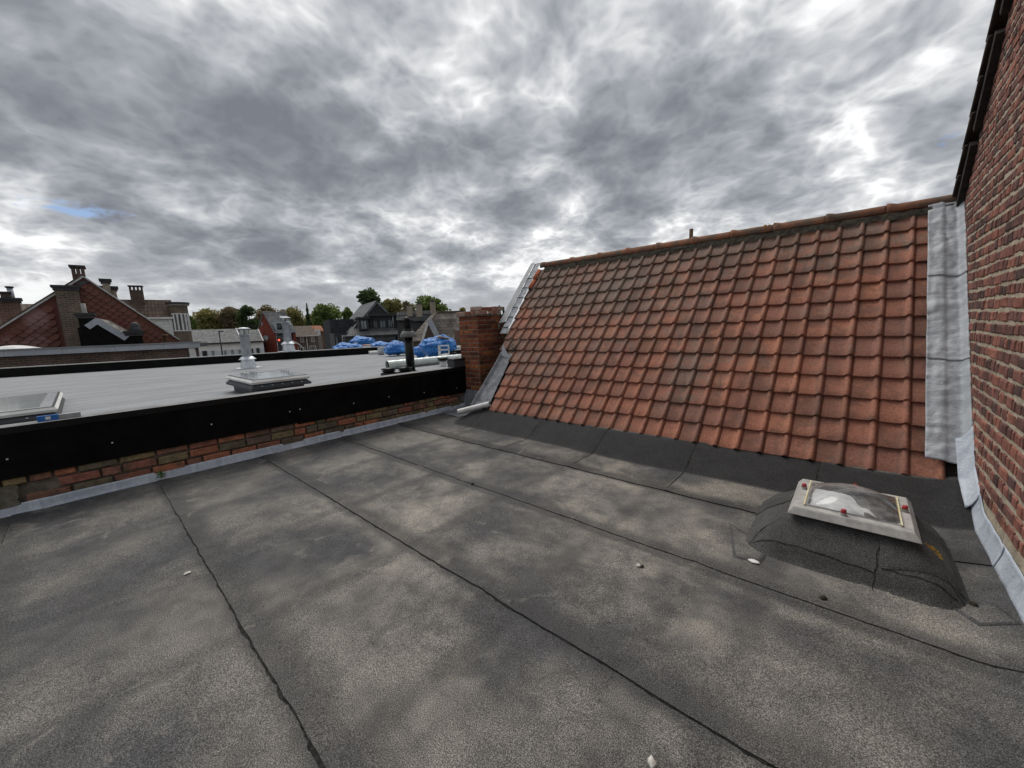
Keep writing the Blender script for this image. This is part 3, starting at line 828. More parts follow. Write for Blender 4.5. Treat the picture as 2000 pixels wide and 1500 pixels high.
# rough mortar skin between the bricks
ms = MB().grid(220, 220, lambda u, v: (lambda y: (lambda z: LG((XW + .001 - .0045 * nz(y * 16, z * 30) - .003 * nz(y * 50, z * 60, 2), y, z)))(-.0 + (topz(y) - .05) * v))(1.0 + 5.6 * u))
obj('mortar', ms, M['mortar_cream'], gh)
bw = brick_meshes(M['brick_wall'], 6, .07, .07)
bw_src = [( [v.co.copy() for v in me.vertices], [tuple(p.vertices) for p in me.polygons]) for me in bw]
rb = random.Random(21); CW = .0838
cand = []
for c in range(0, 80):
    zc = .06 + CW * c + CW / 2
    hdr = c % 2 == 0
    y = -1.5 + rb.uniform(0, .1)
    while y < 7.4:
        if hdr: ln = rb.choice((.085, .095, .06, .075, .11, .05, .09))
        else: ln = rb.choice((.18, .17, .12, .10, .15, .19))
        if .19 < zc < topz(y + ln / 2) - .07 and zc < 6.4:
            cand.append((y + ln / 2, zc + .012 * nz(y * 1.3, c * 2.0) + .006 * nz(y * 7, c * 3.0) + rb.uniform(-.004, .004), ln - rb.uniform(.012, .026), CW - rb.uniform(.015, .027), rb.randrange(6), rb.uniform(-.03, .03), rb.uniform(0, .008)))
        y += ln


def proj(p):
    d = Vector(p) - EYE; c = [sum(RM[i][k] * d[i] for i in range(3)) for k in range(3)]
    if c[2] <= .01: return None
    return 1000 + FPX * c[0] / c[2], 750 + FPX * c[1] / c[2]


def size_px(q):
    a = proj((XW, q[0] - q[2] / 2, q[1])); b = proj((XW, q[0] + q[2] / 2, q[1]))
    cpt = proj((XW, q[0], q[1]))
    if not a or not b or not cpt: return -1
    roofz = EZ + (q[0] - EY) / CA * SA if q[0] > EY else 0
    if not (0 < cpt[1] < 1500 and cpt[0] < 2010) or q[1] < roofz + .05: return -1
    return abs(a[0] - b[0]) * q[3] * FPX / (q[0] * .735 + .5)


cand.sort(key=size_px, reverse=True)
rest = MB()
for i, (y, z, ln, h, k, tl, out) in enumerate(cand):
    c_ = LG((XW - out * .6 + .042, y, z))
    if i < 300: place_brick(bw[k], gh, c_, (ln, .09, h), math.pi / 2, tl)
    else:
        mt_ = Matrix.Translation(c_) @ Matrix.Rotation(math.pi / 2, 4, 'Z') @ Matrix.Rotation(tl, 4, 'Y') @ Matrix.Diagonal((ln, .09, h, 1))
        rest.add([mt_ @ v for v in bw_src[k][0]], bw_src[k][1])
o = obj('far_bricks', rest, M['brick_wall'], gh); o['kind'] = 'stuff'
# near-black verge tiles and barge boards seen against the sky
M['dark_tile'] = simple('dark_verge_tile', (.045, .036, .032), (.075, .055, .045), 9, .85, .2, bmp=.5)
M['dark_wood'] = simple('dark_barge_board', (.022, .020, .019), (.04, .036, .033), 12, .85, .2)
ln_ = .285; nt_ = int(5.2 / ln_)
dirv = Vector((0, -1, GS)).normalized(); nrm = Vector((0, GS, 1)).normalized()
for k in range(nt_):
    b0 = Vector((XW, 6.32, topz(6.32) - .01)) + dirv * (ln_ * k)
    if b0.y < 2.5: break
    def fn(u, v):
        x = -.085 + .40 * u
        roll = .028 * max(0, 1 - abs(x + .04) / .05) + .010 * math.cos(x * 26)
        return LG(b0 + dirv * (v * (ln_ + .05)) + Vector((x, 0, 0)) + nrm * (.055 + roll - .050 * v))
    solid(obj('verge_tile', MB().grid(12, 2, fn), M['dark_tile'], gh), .016, -1)
for (a, b) in ((.25, 1.0), (1.12, 1.85), (1.97, 2.75), (2.85, 4.2)):
    p0 = Vector((XW - .028, 6.32, topz(6.32) - .09)) + dirv * a; p1 = Vector((XW - .028, 6.32, topz(6.32) - .09)) + dirv * b
    obj('barge_board', MB().bar(LG(p0), LG(p1), .05, .075, nrm), M['dark_wood'], gh)
obj('roof', MB().slab([LG((XW + .3, 2.4, topz(2.4) + .05)), LG((XW + .3, 9, topz(9) + .05)), LG((XW + 8, 9, topz(9) + .05)), LG((XW + 8, 2.4, topz(2.4) + .05))], .05), M['dark_tile'], gh)
# lead at the foot of the wall
yl = [.2, 1.25, 2.36, 3.30, 3.98]
for k in range(4):
    y0, y1 = yl[k], yl[k + 1] + .05
    def fn(u, v):
        y = y0 + (y1 - y0) * u; z = hf(XW - .03, y) - .010 + .148 * v
        return LG((XW - .006 - .030 * (1 - v) ** 1.6 - .004 * u * 0 - .006 * (1 - u) * (1 - sstep(0, .2, u)) + .004 * nz(y * 7, v * 2), y, z))
    solid(obj('lead_flashing', MB().grid(40, 6, fn), M['lead_blue'], gh), .003)
def eave_lead(u, v):
    y = 4.42 - .46 * v; x = XW - .085 + .02 * v + (.081 - .02 * v) * u
    return LG((x, y, hf(x, min(y, 4.21)) + max(0, y - 4.21) * 1.2 + .018 + .11 * u * u + .006 * nz(u * 4, v * 6)))
solid(obj('lead_flashing', MB().grid(8, 24, eave_lead), M['lead_blue'], gh), .003)

# ------------------------------------------------------------------ corner chimney
CX0, CX1, CY0, CY1, CZ0, CZ1 = -5.655, -5.16, 4.85, 5.54, .36, 1.735
chm = thing('chimney', 'square red brick chimney topped with loose bricks at the end of the black fascia', 'chimney', ((CX0 + CX1) / 2, (CY0 + CY1) / 2, 0))
def LC(p): return Vector(p) - Vector(((CX0 + CX1) / 2, (CY0 + CY1) / 2, 0))
obj('mortar_core', MB().box(LC((CX0 + .001, CY0 + .001, -.1)), LC((CX1 - .001, CY1 - .001, CZ1))), simple('chimney_mortar', (.33, .27, .20), (.20, .165, .125), 12, .95, .1, bmp=.9, bscale=55), chm)
bc = brick_meshes(M['brick_chimney'], 5, .05, .03)
rb = random.Random(31); HC = .0812; ncs = 17
def wall_run(a, b, zc, off):
    p = off; L_ = (Vector(b) - Vector(a)).length; d = (Vector(b) - Vector(a)).normalized(); out = Vector((d.y, -d.x, 0)); q = 0
    cuts = [0]; x = off
    while x < L_ - .05: cuts.append(x); x += .245
    cuts.append(L_)
    for c0, c1 in zip(cuts, cuts[1:]):
        if c1 - c0 < .03: continue
        c_ = Vector(a) + d * ((c0 + c1) / 2) - out * .042 + Vector((0, 0, zc)) + out * rb.uniform(0, .005)
        place_brick(rb.choice(bc), chm, LC(c_), (c1 - c0 - .017, .1, HC - .019 + rb.uniform(-.002, .002)), math.atan2(d.y, d.x) + math.pi, rb.uniform(-.008, .008))
for c in range(ncs):
    zc = CZ0 + HC * (c + .5)
    o1, o2 = (.12, .245) if c % 2 else (.245, .12)
    wall_run((CX0, CY0, 0), (CX1, CY0, 0), zc, o1)
    wall_run((CX1, CY0, 0), (CX1, CY1, 0), zc, o2)
    wall_run((CX0, CY1, 0), (CX0, CY0, 0), zc, o2)
M['cap'] = simple('chimney_slab', (.10, .085, .07), (.20, .17, .14), 18, .9, .2, bmp=.6)
obj('cap_slab', MB().box(LC((CX0 - .03, CY0 - .03, CZ1 + .001)), LC((CX1 + .03, CY1 + .03, CZ1 + .022))), M['cap'], chm)
obj('lead_apron', MB().grid(12, 6, lambda u, v: LC((CX0 + .05 + .50 * u + .002, CY0 - .02 - .06 * (1 - v) + .006 * nz(u * 6, v * 3), .0 + .37 * v))), M['lead_old'], chm)
obj('lead_apron', MB().grid(12, 6, lambda u, v: LC((CX1 + .02 + .05 * (1 - v) + .006 * nz(u * 6, v * 3), CY0 - .06 + .6 * u, .0 + .37 * v))), M['lead_old'], chm)
lap = obj('lead_sheet', MB().grid(20, 14, lambda u, v: (lambda x, y: LC((x, y, hf(x, y) + .012 + .02 * sstep(.72, 1, v) + .010 * nz(x * 7, y * 7) )))(XP + .03 + .52 * u, 4.22 + .58 * v - .05 * u * (1 - v))), M['lead_old'], chm)
solid(lap, .003)
lb = brick_meshes(brick_mat('pale_reclaimed_brick', [(0, (.30, .11, .07)), (.25, (.34, .2, .15)), (.5, (.26, .09, .055)), (.75, (.36, .24, .19)), (1, (.28, .12, .08))], (.40, .34, .29), .75), 4, .05, .06, 'loose_brick')
lbs = [(-.20, -.20, 0, .22, .1, 'loose brick overhanging the left corner of the chimney top', -.09), (-.02, -.24, 0, .21, -.05, 'mortar-crusted brick lying second from the left on the chimney top', .02), (.17, -.16, 0, .21, .9, 'mortar-smeared brick in the middle of the chimney top', .0), (.20, .16, 0, .2, 1.5, 'clean-faced brick at the right end of the chimney top', 0), (-.03, -.08, .068, .20, .5, 'tilted bright red brick riding on top of the lower loose bricks', 0), (.06, .13, .068, .21, 1.2, 'flat grey-topped brick lying on the loose bricks', 0), (.19, .26, .070, .20, 1.45, 'brown brick raised above the right corner of the chimney top', 0)]
ccx, ccy = (CX0 + CX1) / 2, (CY0 + CY1) / 2
for i, (dx, dy, dz, ln, rz, lab, ex) in enumerate(lbs):
    o = bpy.data.objects.new('loose_brick', lb[i % 4]); COL.objects.link(o)
    o.location = (ccx + dx + ex, ccy + dy, CZ1 + .022 + .038 + dz * 1.12 + .002); o.scale = (ln * 1.08, .115, .072); o.rotation_euler = (RAD(0) if i != 4 else .25, 0, rz + math.pi)
    tag(o, lab, 'brick', 'loose bricks on the chimney')
rub = MB()
for k in range(30):
    c_ = Vector((ccx + .16 + random.gauss(0, .05), ccy + .02 + random.gauss(0, .06), CZ1 + .022 + random.uniform(.005, .05))); s_ = random.uniform(.01, .028)
    vs = [c_ + Vector((random.uniform(-1, 1), random.uniform(-1, 1), random.uniform(-.7, .7))) * s_ for _ in range(6)]
    rub.add(vs, [(0, 1, 2), (0, 2, 3), (0, 3, 4), (0, 4, 1), (5, 2, 1), (5, 3, 2), (5, 4, 3), (5, 1, 4)])
tag(obj('mortar_rubble', rub, M['mortar_cream']), 'pale heap of broken mortar among the loose bricks on the chimney', 'rubble', kind='stuff')

# ------------------------------------------------------------------ single things around our roof
p0, p1 = Vector((-4.84, 4.02, .165)), Vector((-4.36, 4.28, .30))
pv = thing('drain_pipe', 'short white plastic pipe lying at the lower left corner of the tiles', 'pipe', p0)
dd = p1 - p0
pm = MB().tube([Vector((0, 0, 0)), dd], .043, 20, False); pm.tube([dd, Vector((0, 0, 0))], .038, 20, False)
obj('barrel', pm, M['white_plastic'], pv)
obj('pipe_inside', MB().tube([dd * .04, dd * .05], .0378, 20), M['black_panel'], pv)
pole_b = Vector((-2.0, 6.42, 2.45))
pole = thing('ridge_pipe', 'short rusty pipe sticking up behind the tiled ridge', 'pipe', pole_b)
obj('tube', MB().tube([(0, 0, 0), (.004, 0, .42)], .028, 12), M['rust'], pole)
obj('collar', MB().lathe([(.055, .22), (.06, .24), (.03, .262)], n=14), M['rust'], pole)

M['leaf'] = simple('weed_leaf', (.06, .14, .03), (.09, .18, .04), 30, .7, .3)
wb = onx(318, 948, XP + .06)
weed = thing('weed', 'small green weed sprouting at the lead strip beside the left lap seam', 'plant', (wb.x, wb.y, .05))
wl = MB()
for k in range(46):
    a = random.uniform(0, 6.28); r = random.uniform(.0, .05); z = random.uniform(.0, .085); c_ = Vector((r * math.cos(a) * .6, r * math.sin(a), z)); s_ = random.uniform(.008, .018)
    u = Vector((random.uniform(-1, 1), random.uniform(-1, 1), random.uniform(-.3, .8))).normalized(); v = u.cross(Vector((random.uniform(-1, 1), .3, random.uniform(-1, 1)))).normalized()
    wl.add([c_ - u * s_, c_ + v * s_ * .5, c_ + u * s_, c_ - v * s_ * .5], [(0, 1, 2, 3)])
obj('leaves', wl, M['leaf'], weed)
ws = MB()
for k in range(5): ws.tube([(0, 0, -.01), (random.uniform(-.01, .02), random.uniform(-.04, .04), .07)], .0016, 5)
obj('stem', ws, M['leaf'], weed)


def pebble(px, py, s, mat, name, label, cat, sq=.6):
    p = onz(px, py, hf(*onz(px, py, 0).xy) + .004)
    bm = bmesh.new(); bmesh.ops.create_icosphere(bm, subdivisions=2, radius=1)
    for v in bm.verts:
        k = 1 + .35 * nz(*(v.co * 1.6 + Vector((px * .1, py * .1, 0)))); v.co = Vector((v.co.x * s * k, v.co.y * s * .7 * k, v.co.z * s * sq * k))
    me = bpy.data.meshes.new(name); bm.to_mesh(me); bm.free(); me.materials.append(mat)
    o = obj(name, me, mat); o.location = (p.x, p.y, p.z + s * sq * .6); o.rotation_euler = (0, 0, px * .7)
    return tag(o, label, cat)


M['stone_w'] = simple('white_stone', (.62, .60, .56), (.45, .43, .40), 60, .8, .3)
M['clod'] = simple('dark_clod', (.03, .025, .02), (.06, .05, .04), 60, .95, .1, bmp=.8)
M['dryleaf'] = simple('dry_leaf', (.30, .27, .17), (.22, .18, .10), 60, .8, .2)
pebble(1247, 1106, .016, M['stone_w'], 'pebble', 'small white pebble beside a dark clod on the felt', 'pebble')
pebble(1254, 1107, .013, M['clod'], 'dirt_clod', 'dark clod touching the small white pebble', 'dirt')
pebble(1608, 1170, .020, M['clod'], 'dirt_clod', 'dark clod on the felt in front of the roof window', 'dirt')
pebble(923, 946, .02, M['clod'], 'dirt_clod', 'dark clod on the felt just below the tile eaves, left of the seam', 'dirt')
pebble(1472, 1097, .030, M['white_plastic'], 'white_scrap', 'white scrap lying by the left corner of the roof window upstand', 'scrap', .18)
pebble(412, 931, .022, M['dryleaf'], 'dry_leaf', 'pale dry leaf on the felt near the lead strip', 'leaf', .12)
pebble(366, 1120, .020, M['stone_w'], 'pebble', 'pale flat pebble on the felt left of the jagged seam', 'pebble', .3)
pebble(1273, 1494, .02, M['stone_w'], 'pebble', 'pale pebble at the bottom edge of the picture', 'pebble', .7)
pebble(1902, 1182, .018, M['clod'], 'dirt_clod', 'dark clod at the right corner of the roof window upstand', 'dirt')

# ------------------------------------------------------------------ things on the neighbour's roof
def on_n(px, py, z=ZN): return onz(px, py, z)
def lean_pipe(name, label, b, parts):
    t_ = thing(name, label, 'flue', b)
    return t_


def metal_flue(b, k, label, pedestal=False):
    f = thing('metal_flue', label, 'flue', b, 0, 'shiny metal flues on the grey flat roof')
    f.scale = (k, k, k)
    obj('base_plate', MB().box((-.27, -.27, .004), (.27, .27, .016)), M['alu_bright'], f)
    obj('cone', MB().lathe([(.185, .016), (.15, .25)], n=10, smooth=False), M['alu_bright'], f)
    obj('storm_collar', MB().lathe([(.205, .245), (.20, .25), (.14, .315), (.115, .325)], n=24), M['alu_bright'], f)
    obj('pipe', MB().lathe([(.115, .24), (.115, .84), (.120, .842), (.120, .856), (.115, .858), (.115, .90)], n=28), M['galv'], f)
    obj('lower_ring', MB().lathe([(.115, .885), (.16, .90), (.165, .905), (.12, .925), (.11, .925)], n=24), M['galv'], f)
    c = obj('cap', MB().lathe([(0, 1.115), (.08, 1.108), (.14, 1.09), (.172, 1.066), (.168, 1.058), (0, 1.062)], n=28), M['galv'], f)
    for a in range(5):
        an = a * 2 * math.pi / 5
        obj('strut', MB().box((-.018, -.003, .915), (.018, .003, 1.075), Matrix.Rotation(an, 4, 'Z') @ Matrix.Translation((0, .105, 0))), M['galv'], c)
    return f


b = on_n(486, 719); metal_flue(b, 1.04, 'shiny metal flue with cap standing beside the low flat roof window')
b2 = hit(565, 689, (xfar(5) + .07, 5, 0), (1, -.36, 0)); b2.z = ZN + .286
metal_flue(b2, 1.18, 'farther metal flue standing on the kerb in front of the red house')
# black plastic vent
b = on_n(803, 728)
vp = thing('vent_pipe', 'tall black plastic vent pipe with grey rain hood near the fascia', 'vent pipe', b)
obj('pipe', MB().tube([(0, 0, 0), (0, 0, .74)], .088, 24), M['black_metal'], vp)
obj('skirt', MB().lathe([(.20, .0), (.20, .02), (.11, .035), (.10, .06)], n=24), M['black_metal'], vp)
hd = obj('hood', MB().lathe([(.095, .86), (.115, .855), (.158, .79), (.165, .74), (.158, .735), (.10, .76)], n=28), simple('grey_hood', (.13, .13, .13), (.17, .17, .165), 8, .6, .3), vp)
cg = MB()
for a in range(10):
    an = a * 2 * math.pi / 10; cg.box((-.008, -.008, .9), (.008, .008, 1.08), Matrix.Rotation(an, 4, 'Z') @ Matrix.Translation((0, .062, 0)))
cg.tube([(0, 0, .86), (0, 0, 1.08)], .045, 14)
obj('cage', cg, M['black_metal'], vp)
obj('cap', MB().lathe([(0, 1.15), (.03, 1.145), (.065, 1.11), (.072, 1.075), (0, 1.07)], n=20), M['black_metal'], vp)
obj('collar', MB().lathe([(.095, .86), (.095, .885), (.08, .905)], n=24), M['black_metal'], vp)
# spiral duct
q0, q1 = on_n(757, 722), on_n(905, 706)
q0.z = q1.z = ZN + .105
du = thing('spiral_duct', 'long pale spiral ventilation duct lying on the grey roof', 'duct', q0)
dv = q1 - q0; dm = MB(); nseg = 60; rr_ = []
dm.tube([dv * (i / nseg) for i in range(nseg + 1)], [.098 + (.004 if i % 5 == 0 else 0) for i in range(nseg + 1)], 22, False)
obj('barrel', dm, M['galv_duct'], du)
obj('duct_inside', MB().tube([dv * .03, dv * .035], .094, 22), M['black_panel'], du)
# roof outlets
def mushroom(b, label, white):
    t_ = thing('roof_vent', label, 'vent', b)
    if white:
        obj('tube', MB().lathe([(.085, 0), (.085, .13), (0, .13)], n=22), M['white_plastic'], t_); z = .13
    else:
        obj('tube', MB().lathe([(.16, 0), (.16, .05), (.10, .07), (0, .07)], n=22), M['black_metal'], t_); z = .07
    obj('cap', MB().lathe([(.07, z), (.13, z + .012), (.13, z + .03), (.10, z + .04), (.145, z + .05), (.14, z + .07), (0, z + .085)], n=24), M['black_metal'], t_)
mushroom(on_n(760, 733), 'low black round roof vent at the open end of the duct', False)
mushroom(on_n(866, 715), 'black capped white vent standing in front of the duct', True)
mushroom(on_n(792, 731), 'flat black round vent plate at the foot of the black vent pipe', False)


def roof_light(c, sx, sy, h, label, lift):
    t_ = thing('flat_roof_light', label, 'roof window', c, 0, 'flat glass roof windows on the grey roof')
    obj('kerb', MB().box((-sx + .06, -sy + .06, 0), (sx - .06, sy - .06, h - .10)), M['charcoal'], t_)
    k = obj('skirt', MB(), M['charcoal'], t_) if False else None
    r = [(sx + .02, sy + .02, h - .13), (sx + .02, sy + .02, h - .10), (sx - .03, sy - .03, h - .05), (sx, sy, h - .05), (sx + .015, sy + .015, h - .02), (sx - .01, sy - .01, h + .012), (sx - .03, sy - .03, h + .016), (sx - .13, sy - .13, h + .016)]
    def ringmb(a):
        mb = MB()
        for q0, q1 in zip(a, a[1:]):
            cs0 = [(-q0[0], -q0[1], q0[2]), (q0[0], -q0[1], q0[2]), (q0[0], q0[1], q0[2]), (-q0[0], q0[1], q0[2])]; cs1 = [(-q1[0], -q1[1], q1[2]), (q1[0], -q1[1], q1[2]), (q1[0], q1[1], q1[2]), (-q1[0], q1[1], q1[2])]
            for i in range(4): mb.add([cs0[i], cs0[(i + 1) % 4], cs1[(i + 1) % 4], cs1[i]], [(0, 1, 2, 3)])
        return mb
    obj('skirt', ringmb(r[:3]), M['charcoal'], t_)
    f_ = obj('frame', ringmb(r[2:7]), M['white_paint'], t_)
    obj('pane_border', ringmb(r[6:]), simple('grey_glass_border', (.33, .35, .37), (.28, .30, .32), 2, .2, .6), t_)
    obj('pane', MB().box((-sx + .13, -sy + .13, h - .01), (sx - .13, sy - .13, h + .0145)), simple('cloudy_pane', (.42, .47, .49), (.36, .41, .43), 1, .08, .8), t_)
    obj('seal', ringmb([(sx - .008, sy - .008, h + .0135), (sx - .032, sy - .032, h + .0175)]), M['black_metal'], t_)
    for i in range(5):
        obj('screw', MB().lathe([(0, .008), (.012, .006), (.014, 0)], n=8), M['screw'], f_).location = (sx + .01, -sy * .7 + i * sy * .35, h - .085)
    return t_


pA, pB, pC = onz(492, 745, ZN + .25), onz(606, 733, ZN + .25), onz(441, 735, ZN + .25)
cx_ = (pB.x + pC.x) / 2; cy_ = (pA.y + pB.y) / 2
sxh = abs(pA.x - pC.x) / 2; syh = abs(pB.y - pA.y) / 2
rl = roof_light((pA.x - sxh, (pA.y + pB.y) / 2, ZN), sxh, syh, .25, 'white framed flat roof window with lattice brackets on its glass behind the fascia', 0)
for k, (u, v) in enumerate(((-.25, -.35), (-.1, -.75), (.2, .6))):
    br = MB()
    for i in range(5): br.box((u * sxh - .16 + i * .08, v * syh - .004, .268), (u * sxh - .152 + i * .08, v * syh + .004, .33))
    for yy in (-.06, .06): br.box((u * sxh - .16, v * syh + yy, .33), (u * sxh + .17, v * syh + yy + .008, .337))
    obj('wire_bracket', br, M['galv'], rl)
pA, pB = onz(109, 796, ZN + .125), onz(71, 771, ZN + .125)
sx2 = abs(pA.x - pB.x) / 2
roof_light((pA.x - sx2, pA.y - .75, ZN), sx2, .75, .125, 'white framed flat roof window at the left edge of the grey roof', 0)
# spirit level
q0, q1 = onz(72, 822, .83), onz(158, 812, .83)
q0.x = q1.x = XP - .06
lv = thing('spirit_level', 'blue and silver spirit level lying on the coping by the left roof window', 'tool', ((q0.x, q0.y, .8125)))
Lv = q1.y - q0.y
obj('bar', MB().box((-.014, Lv * .48, 0), (.014, Lv, .045)), M['galv'], lv)
obj('handle', MB().box((-.016, 0, .0), (.016, Lv * .479, .05)), simple('blue_paint', (.02, .16, .50), (.02, .13, .42), 9, .45, .4), lv)
obj('vial', MB().box((-.0165, Lv * .18, .012), (.0165, Lv * .30, .04)), M['white_plastic'], lv)

# blue rubble bags
def bag_mat():
    mt, t, b = pmat('blue_bag_film', .32, .5)
    P = pos(t); n = t.noise(P, 7, 5, .65, .6)
    t.l.new(t.mix(t.rng(n, .38, .66), (.012, .13, .46), (.06, .30, .74)), b.inputs['Base Color'])
    bump(t, b, t.math('ADD', t.noise(P, 14, 5, .7, 1.2), t.math('MULTIPLY', t.noise(P, 5, 3, .6, 1.5), 1.5)), .9, .05)
    return mt
M['bag'] = bag_mat()


def bag(px, py, wpx, hpx, label, seed, knot=(.2, .1), fall=.9, z=ZN, mat='bag', name='rubble_bag', back=0.0):
    b_ = on_n(px, py, z)
    zd = b_.x * RM[0][2] + b_.y * RM[1][2] + (b_.z - EYE.z) * RM[2][2]
    hw = wpx * .55 * zd / FPX; hh = hpx * 1.08 * zd / FPX
    vd = (b_ - EYE); vd.z = 0; vd.normalize(); b_ = b_ + vd * (hw * .8 + back)
    bm = bmesh.new(); bmesh.ops.create_icosphere(bm, subdivisions=5, radius=1)
    kx, ky = knot
    for v in bm.verts:
        c = v.co.copy(); zn = c.z
        a = math.atan2(c.y - ky, c.x - kx); rk = math.hypot(c.x - kx, c.y - ky)
        lump = .22 * nz(c.x * 1.5 + seed, c.y * 1.5, c.z * 1.5) + .10 * nz(c.x * 3.5, c.y * 3.5 + seed, c.z * 3.5)
        fold = (.13 * abs(nz(a * 2.2 + seed, zn * .8, 3)) + .09 * abs(nz(a * 5 + seed, zn * 1.4, 8))) * (1 if zn > -.4 else .4)
        cr = .035 * abs(nz(c.x * 8, c.y * 8 + seed, c.z * 8))
        k = 1 + lump - fold - cr
        x, y = c.x * k, c.y * k
        zz = max(-1, zn) * k
        zz = (zz + 1) / 2
        zz = zz ** fall if zz > 0 else 0
        if zn > .2: zz += .13 * math.exp(-(rk / .30) ** 2) + .06 * nz(a * 4 + seed, rk * 3)
        sq = 1 + .12 * (1 - zz)
        v.co = Vector((x * hw * sq, y * hw * .85 * sq, max(0.0, zz * hh * .92)))
    me = bpy.data.meshes.new(name); bm.to_mesh(me); bm.free(); me.materials.append(M[mat])
    for p in me.polygons: p.use_smooth = True
    o = obj(name, me, M[mat]); o.location = b_; o.rotation_euler = (0, 0, math.atan2(-vd.x, vd.y) if False else math.atan2(vd.y, vd.x) - math.pi / 2)
    return tag(o, label, 'bag', 'blue rubble bags on the grey roof' if mat == 'bag' else None)


bag(680, 692, 52, 21, 'flat slumped blue bag at the left end of the row', 1.3, (-.3, 0), .7)
bag(709, 681, 42, 23, 'blue bag with a twisted top heaped behind the beige rag bundle', 4.1, (-.45, 0), .8, back=.6)
bag(743, 687, 42, 18, 'low wide blue bag behind the paint tin', 7.7, (0, .2), .7, back=.3)
bag(776, 696, 44, 29, 'pointed blue bag left of the black vent pipe', 9.2, (.0, -.1), .9)
bag(822, 700, 26, 24, 'small blue bag squeezed between the black vent pipe and the biggest bag', 12.5, (0, .2), .8)
bag(856, 703, 64, 45, 'biggest blue bag, bulging, with wood offcuts on top', 15.1, (.45, .1), .62)
M['rag'] = simple('beige_rags', (.42, .36, .27), (.20, .22, .19), 9, .9, .1, bmp=1, bscale=18)
bag(697, 690, 24, 18, 'crumpled beige and grey rag bundle beside the leftmost blue bag', 21, (0, 0), .8, mat='rag', name='rag_bundle')
# wood offcuts
bb = on_n(868, 703); vd = (bb - EYE); vd.z = 0; vd.normalize(); side = Vector((vd.y, -vd.x, 0)); wb_ = bb + vd * .45; wb_.z = ZN + .60
M['wood'] = simple('pale_wood', (.46, .31, .18), (.36, .23, .13), 14, .8, .2)
for i in range(4):
    o = obj('wood_offcut', MB().bar((-.17, 0, 0), (.17, 0, .0), .05, .022), M['wood'])
    o.location = wb_ + side * (.03 * i - .05) + Vector((0, 0, .012 * i)) - vd * .04 * i; o.rotation_euler = (0, .25, math.atan2(side.y, side.x) + .25 * i - .5)
    tag(o, ('lowest pale wood offcut on the biggest blue bag', 'second wood offcut from the bottom of the pile on the biggest bag', 'third wood offcut from the bottom of the pile on the biggest bag', 'topmost pale wood offcut on the biggest blue bag')[i], 'wood', 'wood offcuts on the biggest bag')


def cyl_thing(name, label, cat, px, py, rpx, hpx, mat, mat2, grp=None):
    b_ = on_n(px, py); zd = b_.x * RM[0][2] + b_.y * RM[1][2] + (b_.z - EYE.z) * RM[2][2]; r = rpx * zd / FPX; h = hpx * zd / FPX
    t_ = thing(name, label, cat, b_)
    obj('body', MB().lathe([(0, .002), (r * .93, .002), (r, h), (r * .9, h), (r * .86, h * .6), (0, h * .6)], n=20), mat, t_)
    obj('rim', MB().lathe([(r * 1.0, h * .88), (r * 1.06, h * .9), (r * 1.06, h), (r * .92, h * 1.02), (r * .9, h * .95)], n=20), mat2, t_)
    return t_


tn = cyl_thing('paint_tin', 'open metal paint tin with a red label standing between two blue bags', 'tin', 745, 693, 6.2, 14, M['galv'], M['galv'])
obj('paper_label', MB().lathe([(.093, .05), (.094, .16)], n=20), simple('red_white_label', (.55, .12, .10), (.7, .66, .62), 14, .6, .3), tn)
tn.children[-1].location = (0, 0, 0)
bk = cyl_thing('white_bucket', 'white printed bucket behind the white paper roll', 'bucket', 718, 690, 7.5, 17, M['white_plastic'], simple('red_lid', (.50, .16, .13), (.6, .5, .48), 5, .5, .4))
q = on_n(731, 692); q2 = on_n(740, 691)
sd = (ray(760, 690) - ray(700, 690)); sd.z = 0; sd.normalize()
pr = obj('paper_roll', MB().tube([(0, 0, .075), sd * .42 + Vector((0, 0, .075))], .07, 18), M['white_plastic']); pr.location = q - sd * .2
tag(pr, 'white paper roll lying in front of the low wide blue bag', 'roll')
# white bracket frame, dark pipe end, white boards by the chimney
fb_ = on_n(868, 704); fr2 = thing('plastic_rack', 'white plastic rack standing in front of the biggest blue bag', 'rack', fb_)
zd = 10.8; w2 = 11 * zd / FPX; h2 = 29 * zd / FPX
sd = (ray(900, 690) - ray(830, 690)); sd.z = 0; sd.normalize()
for f0, f1, w in ((-w2, -w2 * .55, .06), (w2 * .80, w2, .03)):
    obj('upright', MB().bar(sd * ((f0 + f1) / 2) + Vector((0, 0, .0)), sd * ((f0 + f1) / 2) + Vector((0, 0, h2)), (f1 - f0), .05, sd.cross(Vector((0, 0, 1)))), M['white_plastic'], fr2)
for z in (h2, h2 * .72): obj('rail', MB().bar(-sd * w2 + Vector((0, 0, z)), sd * w2 + Vector((0, 0, z)), .05, .035), M['white_plastic'], fr2)
pb = on_n(888, 701); pe = thing('black_pipe_piece', 'short black pipe lying end-on beside the chimney', 'pipe', pb)
vd = (pb - EYE); vd.z = 0; vd.normalize()
obj('barrel', MB().tube([Vector((0, 0, .09)), vd * .5 + Vector((0, 0, .09))], .088, 20, False), M['black_metal'], pe)
obj('pipe_inside', MB().tube([vd * .03 + Vector((0, 0, .09)), vd * .04 + Vector((0, 0, .09))], .07, 20), simple('brown_pipe_inside', (.06, .035, .025), (.03, .02, .015), 9, .8, .2), pe)
bx_ = thing('white_board_stack', 'two white boards stacked beside the chimney top of the grey roof', 'board', on_n(892, 698) + vd * .6)
for i in range(2): obj('board', MB().box((-.16, -.25, .20 + i * .07), (.16, .25, .25 + i * .07)), M['white_plastic'], bx_)
obj('support', MB().box((-.14, -.2, 0), (.14, .2, .198)), M['black_panel'], bx_)
wp_ = onx(893, 719, XP - .12); wp_.z = .815
